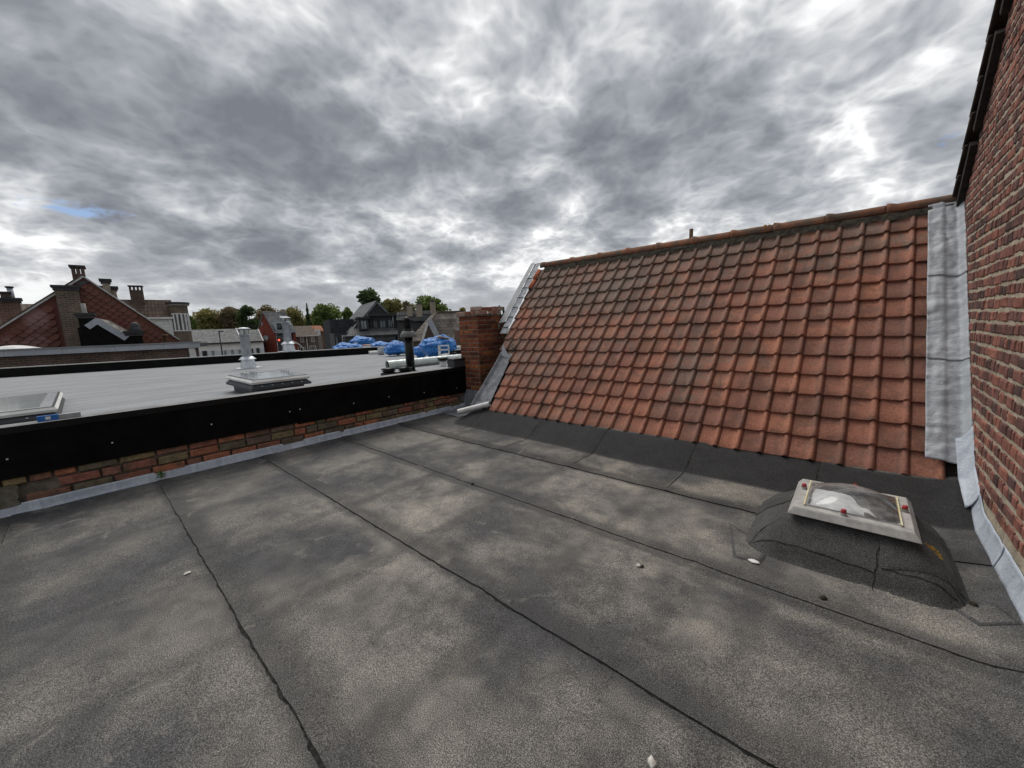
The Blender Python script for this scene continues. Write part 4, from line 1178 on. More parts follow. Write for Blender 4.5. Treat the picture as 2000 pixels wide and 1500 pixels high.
tag(obj('white_upright', MB().box((-.012, -.035, 0), (.012, .035, .17)), M['white_plastic'], loc=wp_), 'small white plastic upright on the coping next to the chimney', 'plastic')
kb = thing('black_kerb_box', 'black felted box kerb between coping and chimney', 'kerb', (XP + .0, 4.70, .8137))
obj('body', MB().box((-.16, -.12, 0), (.03, .145, .13)), M['charcoal'], kb); obj('lid', MB().box((-.17, -.13, .1305), (.04, .146, .155)), M['black_metal'], kb)
#FAR#

# ------------------------------------------------------------------ the neighbourhood beyond
class Fr:
    """a wall plane standing at real distance D in the direction of picture column px; yaw turns it about the vertical"""
    def __init__(s, px, D, yaw=0, py=None, dirv=None):
        d = ray(px, py if py is not None else 675 - .0412 * (px - 150)); d.z = 0; d.normalize()
        s.o = Vector((0, 0, GZ)) + d * D
        s.ux = Vector(dirv).normalized() if dirv else Matrix.Rotation(yaw, 3, 'Z') @ Vector((d.y, -d.x, 0))
        s.uy = Vector((-s.ux.y, s.ux.x, 0)); s.rz = math.atan2(s.ux.y, s.ux.x)
    def p(s, px, py, v=0):
        q = hit(px, py, s.o + s.uy * v, s.uy) - s.o
        return q.dot(s.ux), q.z
    def px(s, px, py, x=0):                 # on the plane local x = const -> (y, z)
        q = hit(px, py, s.o + s.ux * x, s.ux) - s.o
        return q.dot(s.uy), q.z
    def thing(s, name, label, cat, group=None): return thing(name, label, cat, s.o, s.rz, group)


def window(parent, u0, u1, z0, z1, v, fmat='white_paint', pmat_='pane', fw=.07, mull=1, name='window', dep=.06):
    w_, h_ = u1 - u0, z1 - z0
    mb = MB().box((u0, v - dep, z0), (u0 + fw, v + .02, z1)).box((u1 - fw, v - dep, z0), (u1, v + .02, z1)).box((u0 + fw, v - dep, z0), (u1 - fw, v + .02, z0 + fw)).box((u0 + fw, v - dep, z1 - fw), (u1 - fw, v + .02, z1))
    for i in range(1, mull):
        c = u0 + w_ * i / mull; mb.box((c - fw * .45, v - dep * .9, z0 + fw), (c + fw * .45, v + .02, z1 - fw))
    f = obj(name, mb, M[fmat], parent)
    obj('pane', MB().box((u0 + fw * .8, v - dep * .3, z0 + fw * .8), (u1 - fw * .8, v - dep * .1, z1 - fw * .8)), M[pmat_], f)
    return f


def rowroof(name, c1, c2, row, colw, ax='x', bstr=.8):
    mt, t, b = pmat(name, .75, .3)
    O = objco(t); x, y, z = t.sep(O)
    fz = t.math('FRACT', t.math('DIVIDE', z, row)); xx = x if ax == 'x' else y
    fx = t.math('FRACT', t.math('DIVIDE', xx, colw))
    n = t.noise(O, 1.2, 5, .6)
    c = t.mix(t.rng(n, .35, .65), c1, c2)
    cell = t.new('ShaderNodeTexWhiteNoise', noise_dimensions='3D')
    t.put(cell.inputs['Vector'], t.comb(t.math('FLOOR', t.math('DIVIDE', xx, colw)), t.math('FLOOR', t.math('DIVIDE', z, row)), 0.0))
    c = t.mix(1.0, c, t.ramp(cell.outputs[0], [(0, (.75,) * 3), (1, (1.2,) * 3)]), 'MULTIPLY')
    c = t.mix(t.rng(fz, .0, .2, .85, 0), c, tuple(q * .3 for q in c2))
    t.l.new(c, b.inputs['Base Color'])
    bump(t, b, t.math('SUBTRACT', t.math('MULTIPLY', t.math('SINE', t.math('MULTIPLY', fx, 6.283)), .35), fz), bstr, .06)
    return mt


def brickwall(name, c1, c2, mortar, scale=1.0, wl=.24, hh=.08):
    mt, t, b = pmat(name, .9, .15)
    O = objco(t); x, y, z = t.sep(O)
    br = t.new('ShaderNodeTexBrick'); t.put(br.inputs['Vector'], t.comb(t.math('ADD', x, y), z, 0.0))
    br.inputs['Scale'].default_value = 1; br.inputs['Brick Width'].default_value = wl * scale; br.inputs['Row Height'].default_value = hh * scale; br.inputs['Mortar Size'].default_value = .011 * scale
    br.inputs['Color1'].default_value = (*c1, 1); br.inputs['Color2'].default_value = (*c2, 1); br.inputs['Mortar'].default_value = (*mortar, 1)
    c = t.mix(1.0, br.outputs[0], t.ramp(t.noise(O, 1.6, 5, .6), [(.3, (.65,) * 3), (.7, (1.25,) * 3)]), 'MULTIPLY')
    t.l.new(c, b.inputs['Base Color'])
    bump(t, b, t.math('MULTIPLY', br.outputs[1], -1), .6, .02)
    return mt


M['bw_dark'] = brickwall('dark_brown_brick', (.11, .07, .055), (.075, .052, .045), (.15, .13, .11))
M['bw_tan'] = brickwall('weathered_tan_brick', (.17, .125, .09), (.11, .085, .065), (.24, .21, .17))
M['bw_red'] = brickwall('red_brown_brick', (.20, .095, .065), (.13, .07, .055), (.24, .21, .18))
M['bw_smooth_red'] = brickwall('smooth_red_brick', (.22, .048, .032), (.18, .042, .030), (.17, .05, .04))
M['bw_grey'] = brickwall('grey_brown_brick', (.16, .13, .115), (.11, .095, .085), (.22, .20, .18))
M['roof_grey'] = rowroof('grey_tile_roof', (.165, .17, .17), (.115, .12, .12), .32, .26)
M['roof_slate'] = rowroof('dark_slate_roof', (.145, .152, .158), (.105, .11, .118), .25, .3, 'y', bstr=.5)
M['roof_char'] = rowroof('charcoal_roof', (.085, .088, .092), (.06, .063, .068), .3, .28)
M['roof_brown'] = rowroof('brown_tile_roof', (.13, .085, .06), (.085, .062, .05), .3, .24)
M['roof_taupe'] = rowroof('taupe_tile_roof', (.205, .18, .155), (.135, .122, .108), .30, .23)
M['roof_orange'] = rowroof('orange_tile_roof', (.38, .14, .065), (.28, .10, .05), .3, .24)
M['render_white'] = simple('white_render', (.76, .74, .71), (.68, .66, .64), .5, .85, .2)
M['render_pale'] = simple('pale_panel', (.60, .62, .65), (.54, .56, .59), .5, .7, .2)
M['clad_panel'] = brickwall('grey_panel_cladding', (.092, .097, .105), (.080, .085, .093), (.035, .035, .037), 1, 3.2, .42)
M['clad_plank'] = brickwall('charcoal_plank_cladding', (.058, .061, .067), (.050, .053, .058), (.025, .025, .025), 1, 9, .18)
M['pale_brick'] = simple('pale_weathered_brick', (.36, .31, .26), (.26, .22, .18), 6, .9, .1, bmp=.6, bscale=18)
M['dark_trim'] = simple('dark_trim', (.03, .03, .032), (.045, .045, .047), 3, .5, .3)

# --- low brick building with pale zinc fascia just beyond the grey roof
W1 = Vector((.36, 1, 0)).normalized()
F1 = Fr(200, 20.2, dirv=W1)
b1 = F1.thing('zinc_edged_building', 'low brown brick building with pale zinc roof edge beyond the grey roof', 'building')
ue, ztp = F1.p(389, 666.5); us, _ = F1.p(-120, 690); uw, _ = F1.p(369, 690)
_, zfb = F1.p(200, 687.5)
ztp = F1.p(200, 674.5)[1]
obj('wall', MB().box((us, .12, 0), (uw, 1.7, zfb + .02)), M['bw_dark'], b1)
obj('downpipe_corner', MB().box((uw + .002, .06, 0), (uw + .16, .3, zfb)), M['white_paint'], b1)
obj('flat_roof', MB().box((us, .05, zfb + .02), (ue - .03, 1.7, ztp - .06)), M['charcoal'], b1)
u = us
while u < ue - .05:
    u2 = min(u + 1.35, ue); obj('fascia_panel', MB().box((u + .004, 0, zfb), (u2 - .004, .045, ztp - .05)), M['zinc_fascia'], b1); u = u2
obj('roof_edge', MB().box((us, -.03, ztp - .049), (ue + .03, .35, ztp)), simple('dull_zinc_edge', (.22, .235, .25), (.18, .19, .2), 3, .5, .4), b1)
# its own flat roof dome at far left
ql = F1.p(25, 676, .8)
dmm = thing('roof_dome', 'low white roof dome on the zinc edged building at the left edge', 'roof window', F1.o + F1.ux * ql[0] + F1.uy * .8 + Vector((0, 0, ztp - .05)), F1.rz)
obj('dome', MB().grid(14, 10, lambda u, v: (-.5 + 1.0 * u, -.4 + .8 * v, .06 + .12 * (math.sin(math.pi * u) * math.sin(math.pi * v)) ** .6)), M['white_plastic'], dmm)
obj('kerb', MB().box((-.53, -.43, -.02), (.53, .43, .06)), M['white_paint'], dmm)

# --- big shingled gable house
F2 = Fr(160, 26.5, RAD(-3))
g2 = F2.thing('shingled_gable_house', 'big house with rust red scale shingled gable and brick stack at the far left', 'house')
ap = F2.p(163, 541); lf = F2.p(-75, 689); rg = F2.p(350, 664)
zb_ = rg[1]; sl_l = (ap[1] - lf[1]) / (ap[0] - lf[0]); sl_r = (ap[1] - rg[1]) / (rg[0] - ap[0])
half = max(ap[0] - lf[0], rg[0] - ap[0])
gl = [(lf[0], 0), (rg[0], 0), (rg[0], zb_), ap, (lf[0], lf[1])]
M['shingle'] = None
def shingle_mat():
    mt, t, b = pmat('rust_red_shingle', .75, .25)
    P = pos(t); r = rnd(t); n = t.noise(P, .55, 4, .6, .5); n2 = t.noise(P, 3, 4, .6)
    c = t.ramp(r, [(0, (.125, .052, .038)), (.4, (.15, .060, .042)), (.7, (.12, .056, .042)), (1, (.165, .064, .045))])
    c = t.mix(t.rng(n, .50, .66), c, (.16, .048, .046))
    c = t.mix(t.math('MULTIPLY', t.rng(n2, .52, .75), .6), c, (.12, .06, .035))
    x, y, z = t.sep(P)
    c = t.mix(t.math('MULTIPLY', t.rng(t.noise(t.vm('ADD', P, (9, 2, 0)), .45, 3, .6), .56, .68), .55), c, (.30, .20, .19))
    t.l.new(c, b.inputs['Base Color']); bump(t, b, n2, .3, .02); return mt
M['shingle'] = shingle_mat()
obj('gable_wall', MB().prism(gl, .03, .3), M['shingle'], g2)
sw, sh = .33, .15
shm = []
def sh_in(u, z): return z < ap[1] + min((u - ap[0]) * sl_l, 0) - max((u - ap[0]), 0) * sl_r - .14 and z > 5.0
poly = [(-.5, .5), (-.5, .1), (-.36, -.22), (-.18, -.43), (0, -.5), (.18, -.43), (.36, -.22), (.5, .1), (.5, .5), (0, .92)]
me_s = MB(); npoly = len(poly)
me_s.add([(x * sw, -.060 + .055 * (z + .5), z * sh * 1.5) for x, z in poly] + [(x * sw, .012, z * sh * 1.5) for x, z in poly], [tuple(range(npoly))] + [(i, (i + 1) % npoly, (i + 1) % npoly + npoly, i + npoly) for i in range(npoly)])
me_s = me_s.mesh('shingle', M['shingle'])
r_ = 0; z = 5.05; cnt = []
while z < ap[1]:
    u = lf[0] + (r_ % 2) * sw / 2
    while u < rg[0]:
        if sh_in(u, z) and sh_in(u - .2, z) and sh_in(u + .2, z): cnt.append((u, z))
        u += sw
    z += sh; r_ += 1
cnt = [q for q in cnt if not (F2.p(104, 600)[0] < q[0] < F2.p(154, 640)[0] and q[1] < F2.p(130, 560)[1])]
cnt.sort(key=lambda q: q[0]); far_s = MB()
for i, (u, z) in enumerate(cnt):
    if i < 300:
        o = bpy.data.objects.new('shingle', me_s); COL.objects.link(o); o.parent = g2; o.location = (u, .0, z); o.rotation_euler = (0, random.uniform(-.02, .02), 0)
    else: far_s.add([(v.co.x + u, v.co.y, v.co.z + z) for v in me_s.vertices], [tuple(p.vertices) for p in me_s.polygons])
if far_s.v: obj('far_shingles', far_s, M['shingle'], g2)['kind'] = 'stuff'
# verge strips and roof slopes
for a, b_ in ((ap, (lf[0], lf[1])), (ap, (rg[0], zb_))):
    obj('verge_strip', MB().bar((a[0], -.04, a[1] + .02), (b_[0], -.04, b_[1] + .02), .06, .07, (0, -1, 0)), simple('pale_verge', (.50, .50, .49), (.38, .38, .37), 4, .6, .3), g2)
    obj('roof_slope', MB().slab([(a[0], .02, a[1] + .05), (b_[0], .02, b_[1] + .05), (b_[0], 7.5, b_[1] + .05), (a[0], 7.5, a[1] + .05)], .08), M['roof_brown'], g2)
def stack(par, F, x0, x1, y0, y1, v0, v1, mat, name='chimney_stack', pots=0, cap='dark_trim', capw=.10, flare=0):
    u0, z1 = F.p(x0, y0, v0); u1, _ = F.p(x1, y0, v0); _, z0 = F.p((x0 + x1) / 2, y1, v0)
    s = obj(name, MB().box((u0, v0, z0), (u1, v1, z1)), mat, par)
    if pots:
        h = (u1 - u0) / (pots + 1) * .9; n_ = pots + 1
        for i in range(n_): 
            c = u0 + (u1 - u0) * (i + .0) / pots if i else u0
            obj('cap_pier', MB().box((u0 + (u1 - u0 - .1) * i / pots, v0, z1 + .001), (u0 + (u1 - u0 - .1) * i / pots + .1, v1, z1 + .30)), mat, s)
        obj('cap_slab', MB().box((u0 - .06, v0 - .06, z1 + .301), (u1 + .06, v1 + .06, z1 + .38)), M['dark_trim'], s)
    else:
        obj('cap_slab', MB().box((u0 - capw, v0 - capw, z1 + .001), (u1 + capw, v1 + capw, z1 + .10)).box((u0 - capw * .5, v0 - capw * .5, z1 - .12), (u1 + capw * .5, v1 + capw * .5, z1 - .0)), M[cap], s)
    return s
stack(g2, F2, 105, 152, 561, 700, -.22, .35, M['bw_tan'], 'brick_stack', capw=.10)
stack(g2, F2, 140, 165, 534, 552, .3, 1.0, M['bw_dark'], 'ridge_chimney', 2)
obj('lead_saddle', MB().add([(F2.p(139, 548)[0], -.02, F2.p(139, 548)[1]), (F2.p(159, 559)[0], -.06, F2.p(159, 559)[1]), (F2.p(174, 550)[0], -.02, F2.p(174, 550)[1]), (F2.p(157, 546)[0], .1, F2.p(157, 546)[1])], [(0, 1, 2, 3)]), M['dark_trim'], g2)
pc = stack(g2, F2, 198, 213, 548, 575, 4.0, 4.6, M['pale_brick'], 'rear_chimney'); 
stack(g2, F2, 196, 226, 562, 585, 4.2, 5.0, M['pale_brick'], 'rear_chimney_base')
vp2 = F2.p(322, 668)
obj('vent_stub', MB().lathe([(.06, 0), (.06, .38), (.16, .40), (.13, .47), (0, .48)], (vp2[0], -.6, F2.p(322, 668)[1] - .1), 14), M['rust'], g2)

# --- black annexe in front of the gable
F3 = Fr(200, 24.0, RAD(-3))
a3 = F3.thing('black_annexe', 'small black rendered annexe with zinc verge in front of the shingled gable', 'building')
A = F3.p(190, 627); Bz = F3.p(248, 662); C0 = F3.p(151, 640); D0 = F3.p(170, 637)
obj('wall', MB().prism([(C0[0], 0), (Bz[0] + .1, 0), (Bz[0] + .1, Bz[1]), (A[0], A[1]), (D0[0], D0[1] - .02), (C0[0], C0[1])], .0, 2.0), M['black_panel'], a3)
obj('verge', MB().bar((A[0] - .02, -.05, A[1] + .03), (Bz[0], -.05, Bz[1] + .02), .24, .08, (0, -1, 0)), M['zinc_fascia'], a3)
obj('verge', MB().bar((D0[0], -.052, D0[1] - .05), (A[0] + .05, -.052, A[1] + .05), .22, .08, (0, -1, 0)), M['zinc_fascia'], a3)
obj('roof', MB().slab([(A[0], .06, A[1] + .12), (Bz[0], .06, Bz[1] + .12), (Bz[0] + .25, 2.0, Bz[1] + .22), (A[0] + .3, 2.0, A[1] + .10)], .06), M['roof_taupe'], a3)
s = stack(a3, F3, 151, 178, 616, 640, -.05, .9, M['black_panel'], 'black_chimney', cap='dark_trim')
cpot = F3.p(164, 613); obj('chimney_pot', MB().lathe([(.10, 0), (.09, .10), (.075, .16), (.07, .50), (0, .50)], (cpot[0], .4, cpot[1] - .05), 12), simple('grey_pot', (.35, .34, .32), (.28, .27, .26), 5, .7, .2), a3)
s = stack(a3, F3, 246, 277, 651, 690, -.05, .9, M['black_panel'], 'black_chimney')
cpot = F3.p(265, 648); obj('chimney_pot', MB().lathe([(.22, 0), (.20, .1), (.22, .14), (.15, .22), (.18, .3), (.12, .42), (.08, .46), (0, .47)], (cpot[0], .4, cpot[1] - .03), 12), M['charcoal'], a3)

# --- brown roofed house with the round bay, right of the gable
F4 = Fr(300, 46.0, RAD(-3))
h4 = F4.thing('bay_house', 'brown brick house with rounded white windowed bay and three-flue chimney', 'house')
q0 = F4.p(232, 590); q1 = F4.p(334, 588); qb = F4.p(334, 622); qz = F4.p(300, 622)[1]
obj('wall', MB().box((F4.p(230, 640)[0], .3, 0), (q1[0], 6, qz)), M['bw_tan'], h4)
obj('mansard', MB().slab([(q0[0] - 3, .0, qz), (qb[0], .0, qz), (q1[0], 1.0, q1[1] + .05), (q0[0] - 3, 1.0, q1[1] + .05)][::-1], .2), M['roof_brown'], h4)
obj('flat_top', MB().box((q0[0] - 3, 1.0, q1[1] - .3), (q1[0], 6, q1[1] + .1)), M['dark_trim'], h4)
obj('gutter', MB().bar((F4.p(286, 620)[0], -.12, qz + .02), (F4.p(338, 620)[0], -.12, qz + .02), .2, .16), M['white_paint'], h4)
s0 = F4.p(291, 640)[0]; s1 = F4.p(332, 640)[0]; zz0 = F4.p(310, 668)[1]
z = zz0 - 1
while z < qz - .12:
    obj('siding_board', MB().box((s0, .02, z), (s1, .30, z + .235)), M['white_paint'], h4); z += .25
obj('corner_post', MB().box((s1 + .002, -.03, zz0 - 1), (s1 + .2, .3, qz - .05)), M['white_paint'], h4)
stack(h4, F4, 252, 278, 566, 605, .5, 1.2, M['bw_dark'], 'chimney_stack', 3)
bc_ = F4.p(354, 640); bcu = bc_[0]; br_ = abs(F4.p(373, 640)[0] - F4.p(335, 640)[0]) / 2
zt4 = F4.p(354, 594)[1]; zw1 = F4.p(354, 612)[1]; zw0 = F4.p(354, 647)[1]
def arc(r, z0, z1, a0=-180, a1=0, n=14, t_=.1):
    mb = MB(); pts = [(bcu + r * math.cos(RAD(a0 + (a1 - a0) * i / n)), .4 + r * math.sin(RAD(a0 + (a1 - a0) * i / n))) for i in range(n + 1)]
    return mb.add([(x, y, z0) for x, y in pts] + [(x, y, z1) for x, y in pts], [(i, i + 1, n + 2 + i, n + 1 + i) for i in range(n)] + [tuple(range(n + 1, 2 * n + 2)), tuple(range(n, -1, -1))])
obj('bay_base', arc(br_, 0, zw0), M['bw_tan'], h4)
obj('bay_frieze', arc(br_, zw1, zt4), M['bw_tan'], h4)
obj('bay_roof', arc(br_ * 1.28, zt4, zt4 + .16), M['dark_trim'], h4); obj('bay_roof_rim', arc(br_ * 1.2, zt4 - .14, zt4 - .002), simple('pale_bay_rim', (.3, .28, .25), (.22, .2, .18), 4, .8, .2), h4)
bw_ = obj('bay_window', arc(br_ * .93, zw0, zw1), M['pane'], h4)
for i in range(8):
    a = RAD(-180 + 180 * i / 7); obj('window_post', MB().box((bcu + br_ * .96 * math.cos(a) - .06, .4 + br_ * .96 * math.sin(a) - .06, zw0), (bcu + br_ * .96 * math.cos(a) + .06, .4 + br_ * .96 * math.sin(a) + .06, zw1)), M['white_paint'], bw_)
for z in (zw0, zw1 - .08): obj('window_rail', arc(br_ * .99, z, z + .09), M['white_paint'], bw_)
obj('tower_wall', MB().box((q1[0] - .1, .5, 0), (bcu + br_ * .6, 4, zt4 - .01)), M['bw_tan'], h4)

# --- brick house peeping in at the left edge
F5 = Fr(10, 33.0, RAD(-3))
h5 = F5.thing('left_edge_house', 'brown brick house with double-flue chimney at the left edge of the picture', 'house')
q0 = F5.p(-60, 590); q1 = F5.p(110, 588)
obj('wall', MB().box((q0[0], .5, 0), (q1[0], 6, q1[1] - 1.2)), M['bw_dark'], h5)
obj('roof', MB().slab([(q0[0], .2, q1[1] - 1.4), (q1[0], .2, q1[1] - 1.4), (q1[0], 2.5, q1[1]), (q0[0], 2.5, q1[1])], .1), M['roof_brown'], h5)
stack(h5, F5, -8, 37, 585, 670, -.1, .8, M['bw_red'], 'chimney_stack')
stack(h5, F5, 2, 21, 584, 590, .0, .7, M['bw_dark'], 'chimney_top', 2)
fu0 = F5.p(24, 586); obj('steel_flue', MB().tube([(fu0[0], .4, fu0[1] - .2), (fu0[0] - .02, .4, F5.p(22, 560)[1])], .11, 14), M['galv'], h5)
obj('flue_cap', MB().tube([(fu0[0] - .02, .4, F5.p(22, 561)[1]), (fu0[0] - .02, .4, F5.p(22, 558)[1])], .15, 14), M['dark_trim'], h5)

# --- white hall
F6 = Fr(440, 98)
h6 = F6.thing('white_hall', 'long white hall with grey tiled roof and square windows', 'building')
uL = F6.p(340, 670)[0]; uM = F6.p(473, 668)[0]; uR = F6.p(514, 668)[0]; ze = F6.p(440, 669)[1]
obj('wall', MB().box((uL, 0, 0), (uR, 12, ze)), M['render_white'], h6)
zl = F6.p(440, 684)[1]
obj('lower_panel', MB().box((uL, -.05, 0), (uR - .02, -.004, zl)), M['render_pale'], h6)
for a, b_, ry, d in ((uL, uM, 642.5, 6), (uM + .02, uR, 645.5, 5)):
    zr = F6.p(440, ry, d)[1]; xr = F6.p(461, 643, d)[0] if b_ == uM else b_ - .3
    obj('roof', MB().slab([(a, -.35, ze - .05), (b_, -.35, ze - .05), (xr, d, zr), (a, d, zr)], .15), M['roof_grey'], h6)
    obj('verge', MB().bar((b_, -.35, ze), (xr, d, zr + .05), .25, .14), simple('pale_verge_strip', (.5, .5, .5), (.42, .42, .42), 3, .6, .3), h6)
obj('gutter', MB().bar((uL, -.42, ze - .1), (uR + .1, -.42, ze - .1), .22, .28), M['dark_trim'], h6)
for (x0, x1, y0, y1, pm) in ((374, 381, 686.5, 700, 'pane_pale'), (394.5, 404, 685.5, 702, 'pane'), (411, 420, 684.5, 702, 'pane_pale'), (435, 443.5, 683.5, 700, 'pane_pale'), (449, 457.5, 682.5, 700, 'pane_pale'), (463.5, 471.5, 682, 700, 'pane_pale'), (486, 494, 681, 698, 'pane'), (500, 506.5, 680, 697, 'pane')):
    u0, z1 = F6.p(x0, y0); u1, _ = F6.p(x1, y0); _, z0 = F6.p(x0, y1)
    window(h6, u0, u1, z0, z1, -.06, 'white_paint' if pm == 'pane_pale' else 'dark_trim', pm, .10, 1, dep=.10)

# --- red corner house
F7 = Fr(537, 100, RAD(33))
h7 = F7.thing('red_corner_house', 'tall smooth red brick house with steep grey roof and round gable window', 'house')
W7 = 0; zE = F7.p(535, 647.5)[1]
W7 = F7.px(503, 645, 0)[0]; L7 = F7.p(577, 648)[0]
zR = F7.px(512.5, 610, 0)[1]
obj('gable_wall', MB().add([(0, 0, 0), (0, W7, 0), (0, W7, zE), (0, W7 / 2, zR), (0, 0, zE), (.3, 0, 0), (.3, W7, 0), (.3, W7, zE), (.3, W7 / 2, zR), (.3, 0, zE)], [(0, 1, 2, 3, 4), (9, 8, 7, 6, 5), (0, 5, 6, 1), (1, 6, 7, 2), (2, 7, 8, 3), (3, 8, 9, 4), (4, 9, 5, 0)]), M['bw_smooth_red'], h7)
obj('infill', MB().box((.31, .25, 0), (L7 - .72, W7 - .1, zE - .02)), M['render_pale'], h7)
obj('pier', MB().box((L7 - .7, 0, 0), (L7, W7, zE)), M['bw_smooth_red'], h7)
obj('roof', MB().slab([(-.15, -.3, zE - .2), (L7 + .15, -.3, zE - .2), (L7 + .15, W7 / 2, zR + .15), (-.15, W7 / 2, zR + .15)], .2), M['roof_grey'], h7)
obj('rear_roof', MB().slab([(-.15, W7 / 2, zR + .14), (L7 + .15, W7 / 2, zR + .14), (L7 + .15, W7 + .3, zE - .2), (-.15, W7 + .3, zE - .2)], .2), M['roof_grey'], h7)
obj('gutter', MB().bar((-.1, -.36, zE - .2), (L7 + .1, -.36, zE - .2), .16, .2), M['zinc_fascia'], h7)
obj('chimney', MB().box((L7 * .85, W7 / 2 - .3, zR - .1), (L7, W7 / 2 + .3, zR + .75)), M['pale_brick'], h7)
zq = lambda f: zE - .2 + (zR - zE + .35) * f
yq = lambda f: -.3 + (W7 / 2 + .3) * f
for fx, f in ((.62, .60), (.80, .34)):
    obj('roof_light', MB().slab([(L7 * fx, yq(f), zq(f) + .12), (L7 * fx + .75, yq(f), zq(f) + .12), (L7 * fx + .75, yq(f + .17), zq(f + .17) + .12), (L7 * fx, yq(f + .17), zq(f + .17) + .12)], .1), simple('bright_roof_light', (.8, .82, .84), (.74, .77, .8), 2, .15, .8), h7)
dm7 = obj('dormer', MB().box((L7 * .08, -.1, zE - .2), (L7 * .42, W7 * .22, zE + 2.0)), M['zinc_fascia'], h7)
obj('dormer_window', MB().box((L7 * .14, -.16, zE + .35), (L7 * .40, -.105, zE + 1.8)), M['pane'], h7)
for k, (z0, z1, pm) in enumerate(((zE - 2.6, zE - .5, 'pane'), (zE - 5.6, zE - 3.2, 'pane'), (zE - 8.6, zE - 6.2, 'pane_pale'))):
    window(h7, L7 * .12, L7 * .52, z0, z1, .24, 'dark_trim', pm, .12, 2, dep=.1)
    window(h7, L7 * .58, L7 - .8, z0, z1, .24, 'dark_trim', 'pane', .12, 1, dep=.1)
def slit(x, y0, y1, w):
    ya, z1 = F7.px(x, y0, 0); _, z0 = F7.px(x, y1, 0)
    obj('slit_window', MB().box((-.03, ya - w / 2, z0), (-.002, ya + w / 2, z1)), M['pane'], h7)
slit(511, 628, 637, .5); slit(515.5, 664, 680, .55)
ya, zz = F7.px(519.5, 660, 0)
rw_ = obj('round_window', MB().add([(-.03, ya + .95 * math.cos(a), zz + .62 * math.sin(a)) for a in [i * .3 for i in range(21)]], [tuple(range(21))]), M['pane'], h7)
obj('pane', MB().add([(-.04, ya - .25 + .45 * math.cos(a), zz - .05 + .40 * math.sin(a)) for a in [i * .4 for i in range(16)]], [tuple(range(16))]), M['pane_pale'], rw_)

# --- brown-roofed brick house and orange-roofed house
F8 = Fr(600, 108, RAD(-8))
h8 = F8.thing('grey_brick_house', 'two-storey grey brown brick house with white windows and brown roof', 'house')
u0 = F8.p(573, 660)[0]; u1 = F8.p(621, 660)[0]; ze = F8.p(600, 656)[1]; zr = F8.p(592, 636.5, 4)[1]; ur = F8.p(607, 637, 4)[0]
obj('wall', MB().box((u0, 0, 0), (u1, 8, ze)), M['bw_grey'], h8)
obj('roof', MB().slab([(u0 - .3, -.4, ze), (u1 + .2, -.4, ze), (ur, 4, zr), (u0 - .3, 4, zr)], .15), M['roof_brown'], h8)
obj('gutter', MB().bar((u0, -.5, ze), (u1 + .2, -.5, ze), .2, .3), M['white_paint'], h8)
obj('downpipe', MB().tube([(F8.p(613, 660)[0] - 1.6, -.1, 0), (F8.p(613, 660)[0] - 1.6, -.1, ze)], .09, 8), M['white_paint'], h8)
for (x0, x1, y0, y1, mu) in ((586, 592.5, 659.5, 669, 2), (607, 613.5, 658, 668, 2), (582, 596.5, 678, 688, 3), (604.5, 617, 675.5, 685.5, 3)):
    a, z1 = F8.p(x0, y0); b_, _ = F8.p(x1, y0); _, z0 = F8.p(x0, y1); window(h8, a, b_, z0, z1, -.01, 'white_paint', 'pane', .13, mu, dep=.1)
F9 = Fr(624, 128, RAD(-10))
h9 = F9.thing('orange_roofed_house', 'narrow brick house with orange tile roof and white dormer', 'house')
u0 = F9.p(604, 650)[0]; u1 = F9.p(640, 650)[0]; ze = F9.p(625, 645)[1]; zr = F9.p(620, 636, 3)[1]
obj('wall', MB().box((u0, 0, 0), (u1, 7, ze)), M['bw_red'], h9)
obj('roof', MB().slab([(u0, -.4, ze - .3), (F9.p(633, 645)[0], -.4, ze - .3), (F9.p(627, 637, 3)[0], 3, zr), (u0, 3, zr)], .15), M['roof_orange'], h9)
a, z1 = F9.p(614, 644); b_, _ = F9.p(625.5, 644); z0 = F9.p(620, 656)[1]
obj('dormer', MB().box((a, -.6, z0), (b_, 2, z1)), M['white_paint'], h9); window(h9, a + .5, b_ - .5, z0 + .7, z1 - .3, -.61, 'white_paint', 'pane', .12, 2)
obj('end_gable', MB().box((F9.p(634, 650)[0], -.4, 0), (F9.p(646, 650)[0], 5, F9.p(640, 641)[1])), M['pale_brick'], h9)

# --- street lamp, traffic light with mast
def mast(px, D, ytop, arm_px, label, name):
    F = Fr(px, D); t_ = F.thing(name, label, 'street lamp'); zt_ = F.p(px, ytop)[1]; ua = F.p(arm_px, ytop)[0]
    obj('pole', MB().tube([(0, 0, 0), (0, 0, zt_)], [.13, .08], 10), M['dark_trim'], t_)
    obj('lamp_head', MB().box((min(0, ua) - .1, -.15, zt_ - .05), (max(0, ua), .15, zt_ + .12)), M['dark_trim'], t_)
mast(430, 76, 648, 436.5, 'slim dark street lamp in front of the white hall', 'street_lamp')
mast(487, 90, 637, 503, 'dark street lamp arm left of the red corner house', 'street_lamp')
F10 = Fr(598, 70); tl = F10.thing('traffic_light', 'red traffic light hanging from a curved pale mast in front of the red house', 'traffic light')
pts = []
for (x, y) in ((598, 720), (597, 690), (592, 680), (583, 672), (572, 666.5), (560, 663)): u_, z_ = F10.p(x, y); pts.append((u_, 0, z_))
obj('mast', MB().tube(pts, .08, 8), simple('pale_mast', (.5, .5, .5), (.42, .42, .42), 2, .5, .4), tl)
u_, z_ = F10.p(545.5, 668); obj('housing', MB().box((u_ - .24, -.1, z_ - .75), (u_ + .24, .15, z_ + .65)), M['dark_trim'], tl)
obj('arm_end', MB().tube([(pts[-1][0], 0, pts[-1][2]), (u_, .05, z_ + .5)], .06, 8), M['dark_trim'], tl)
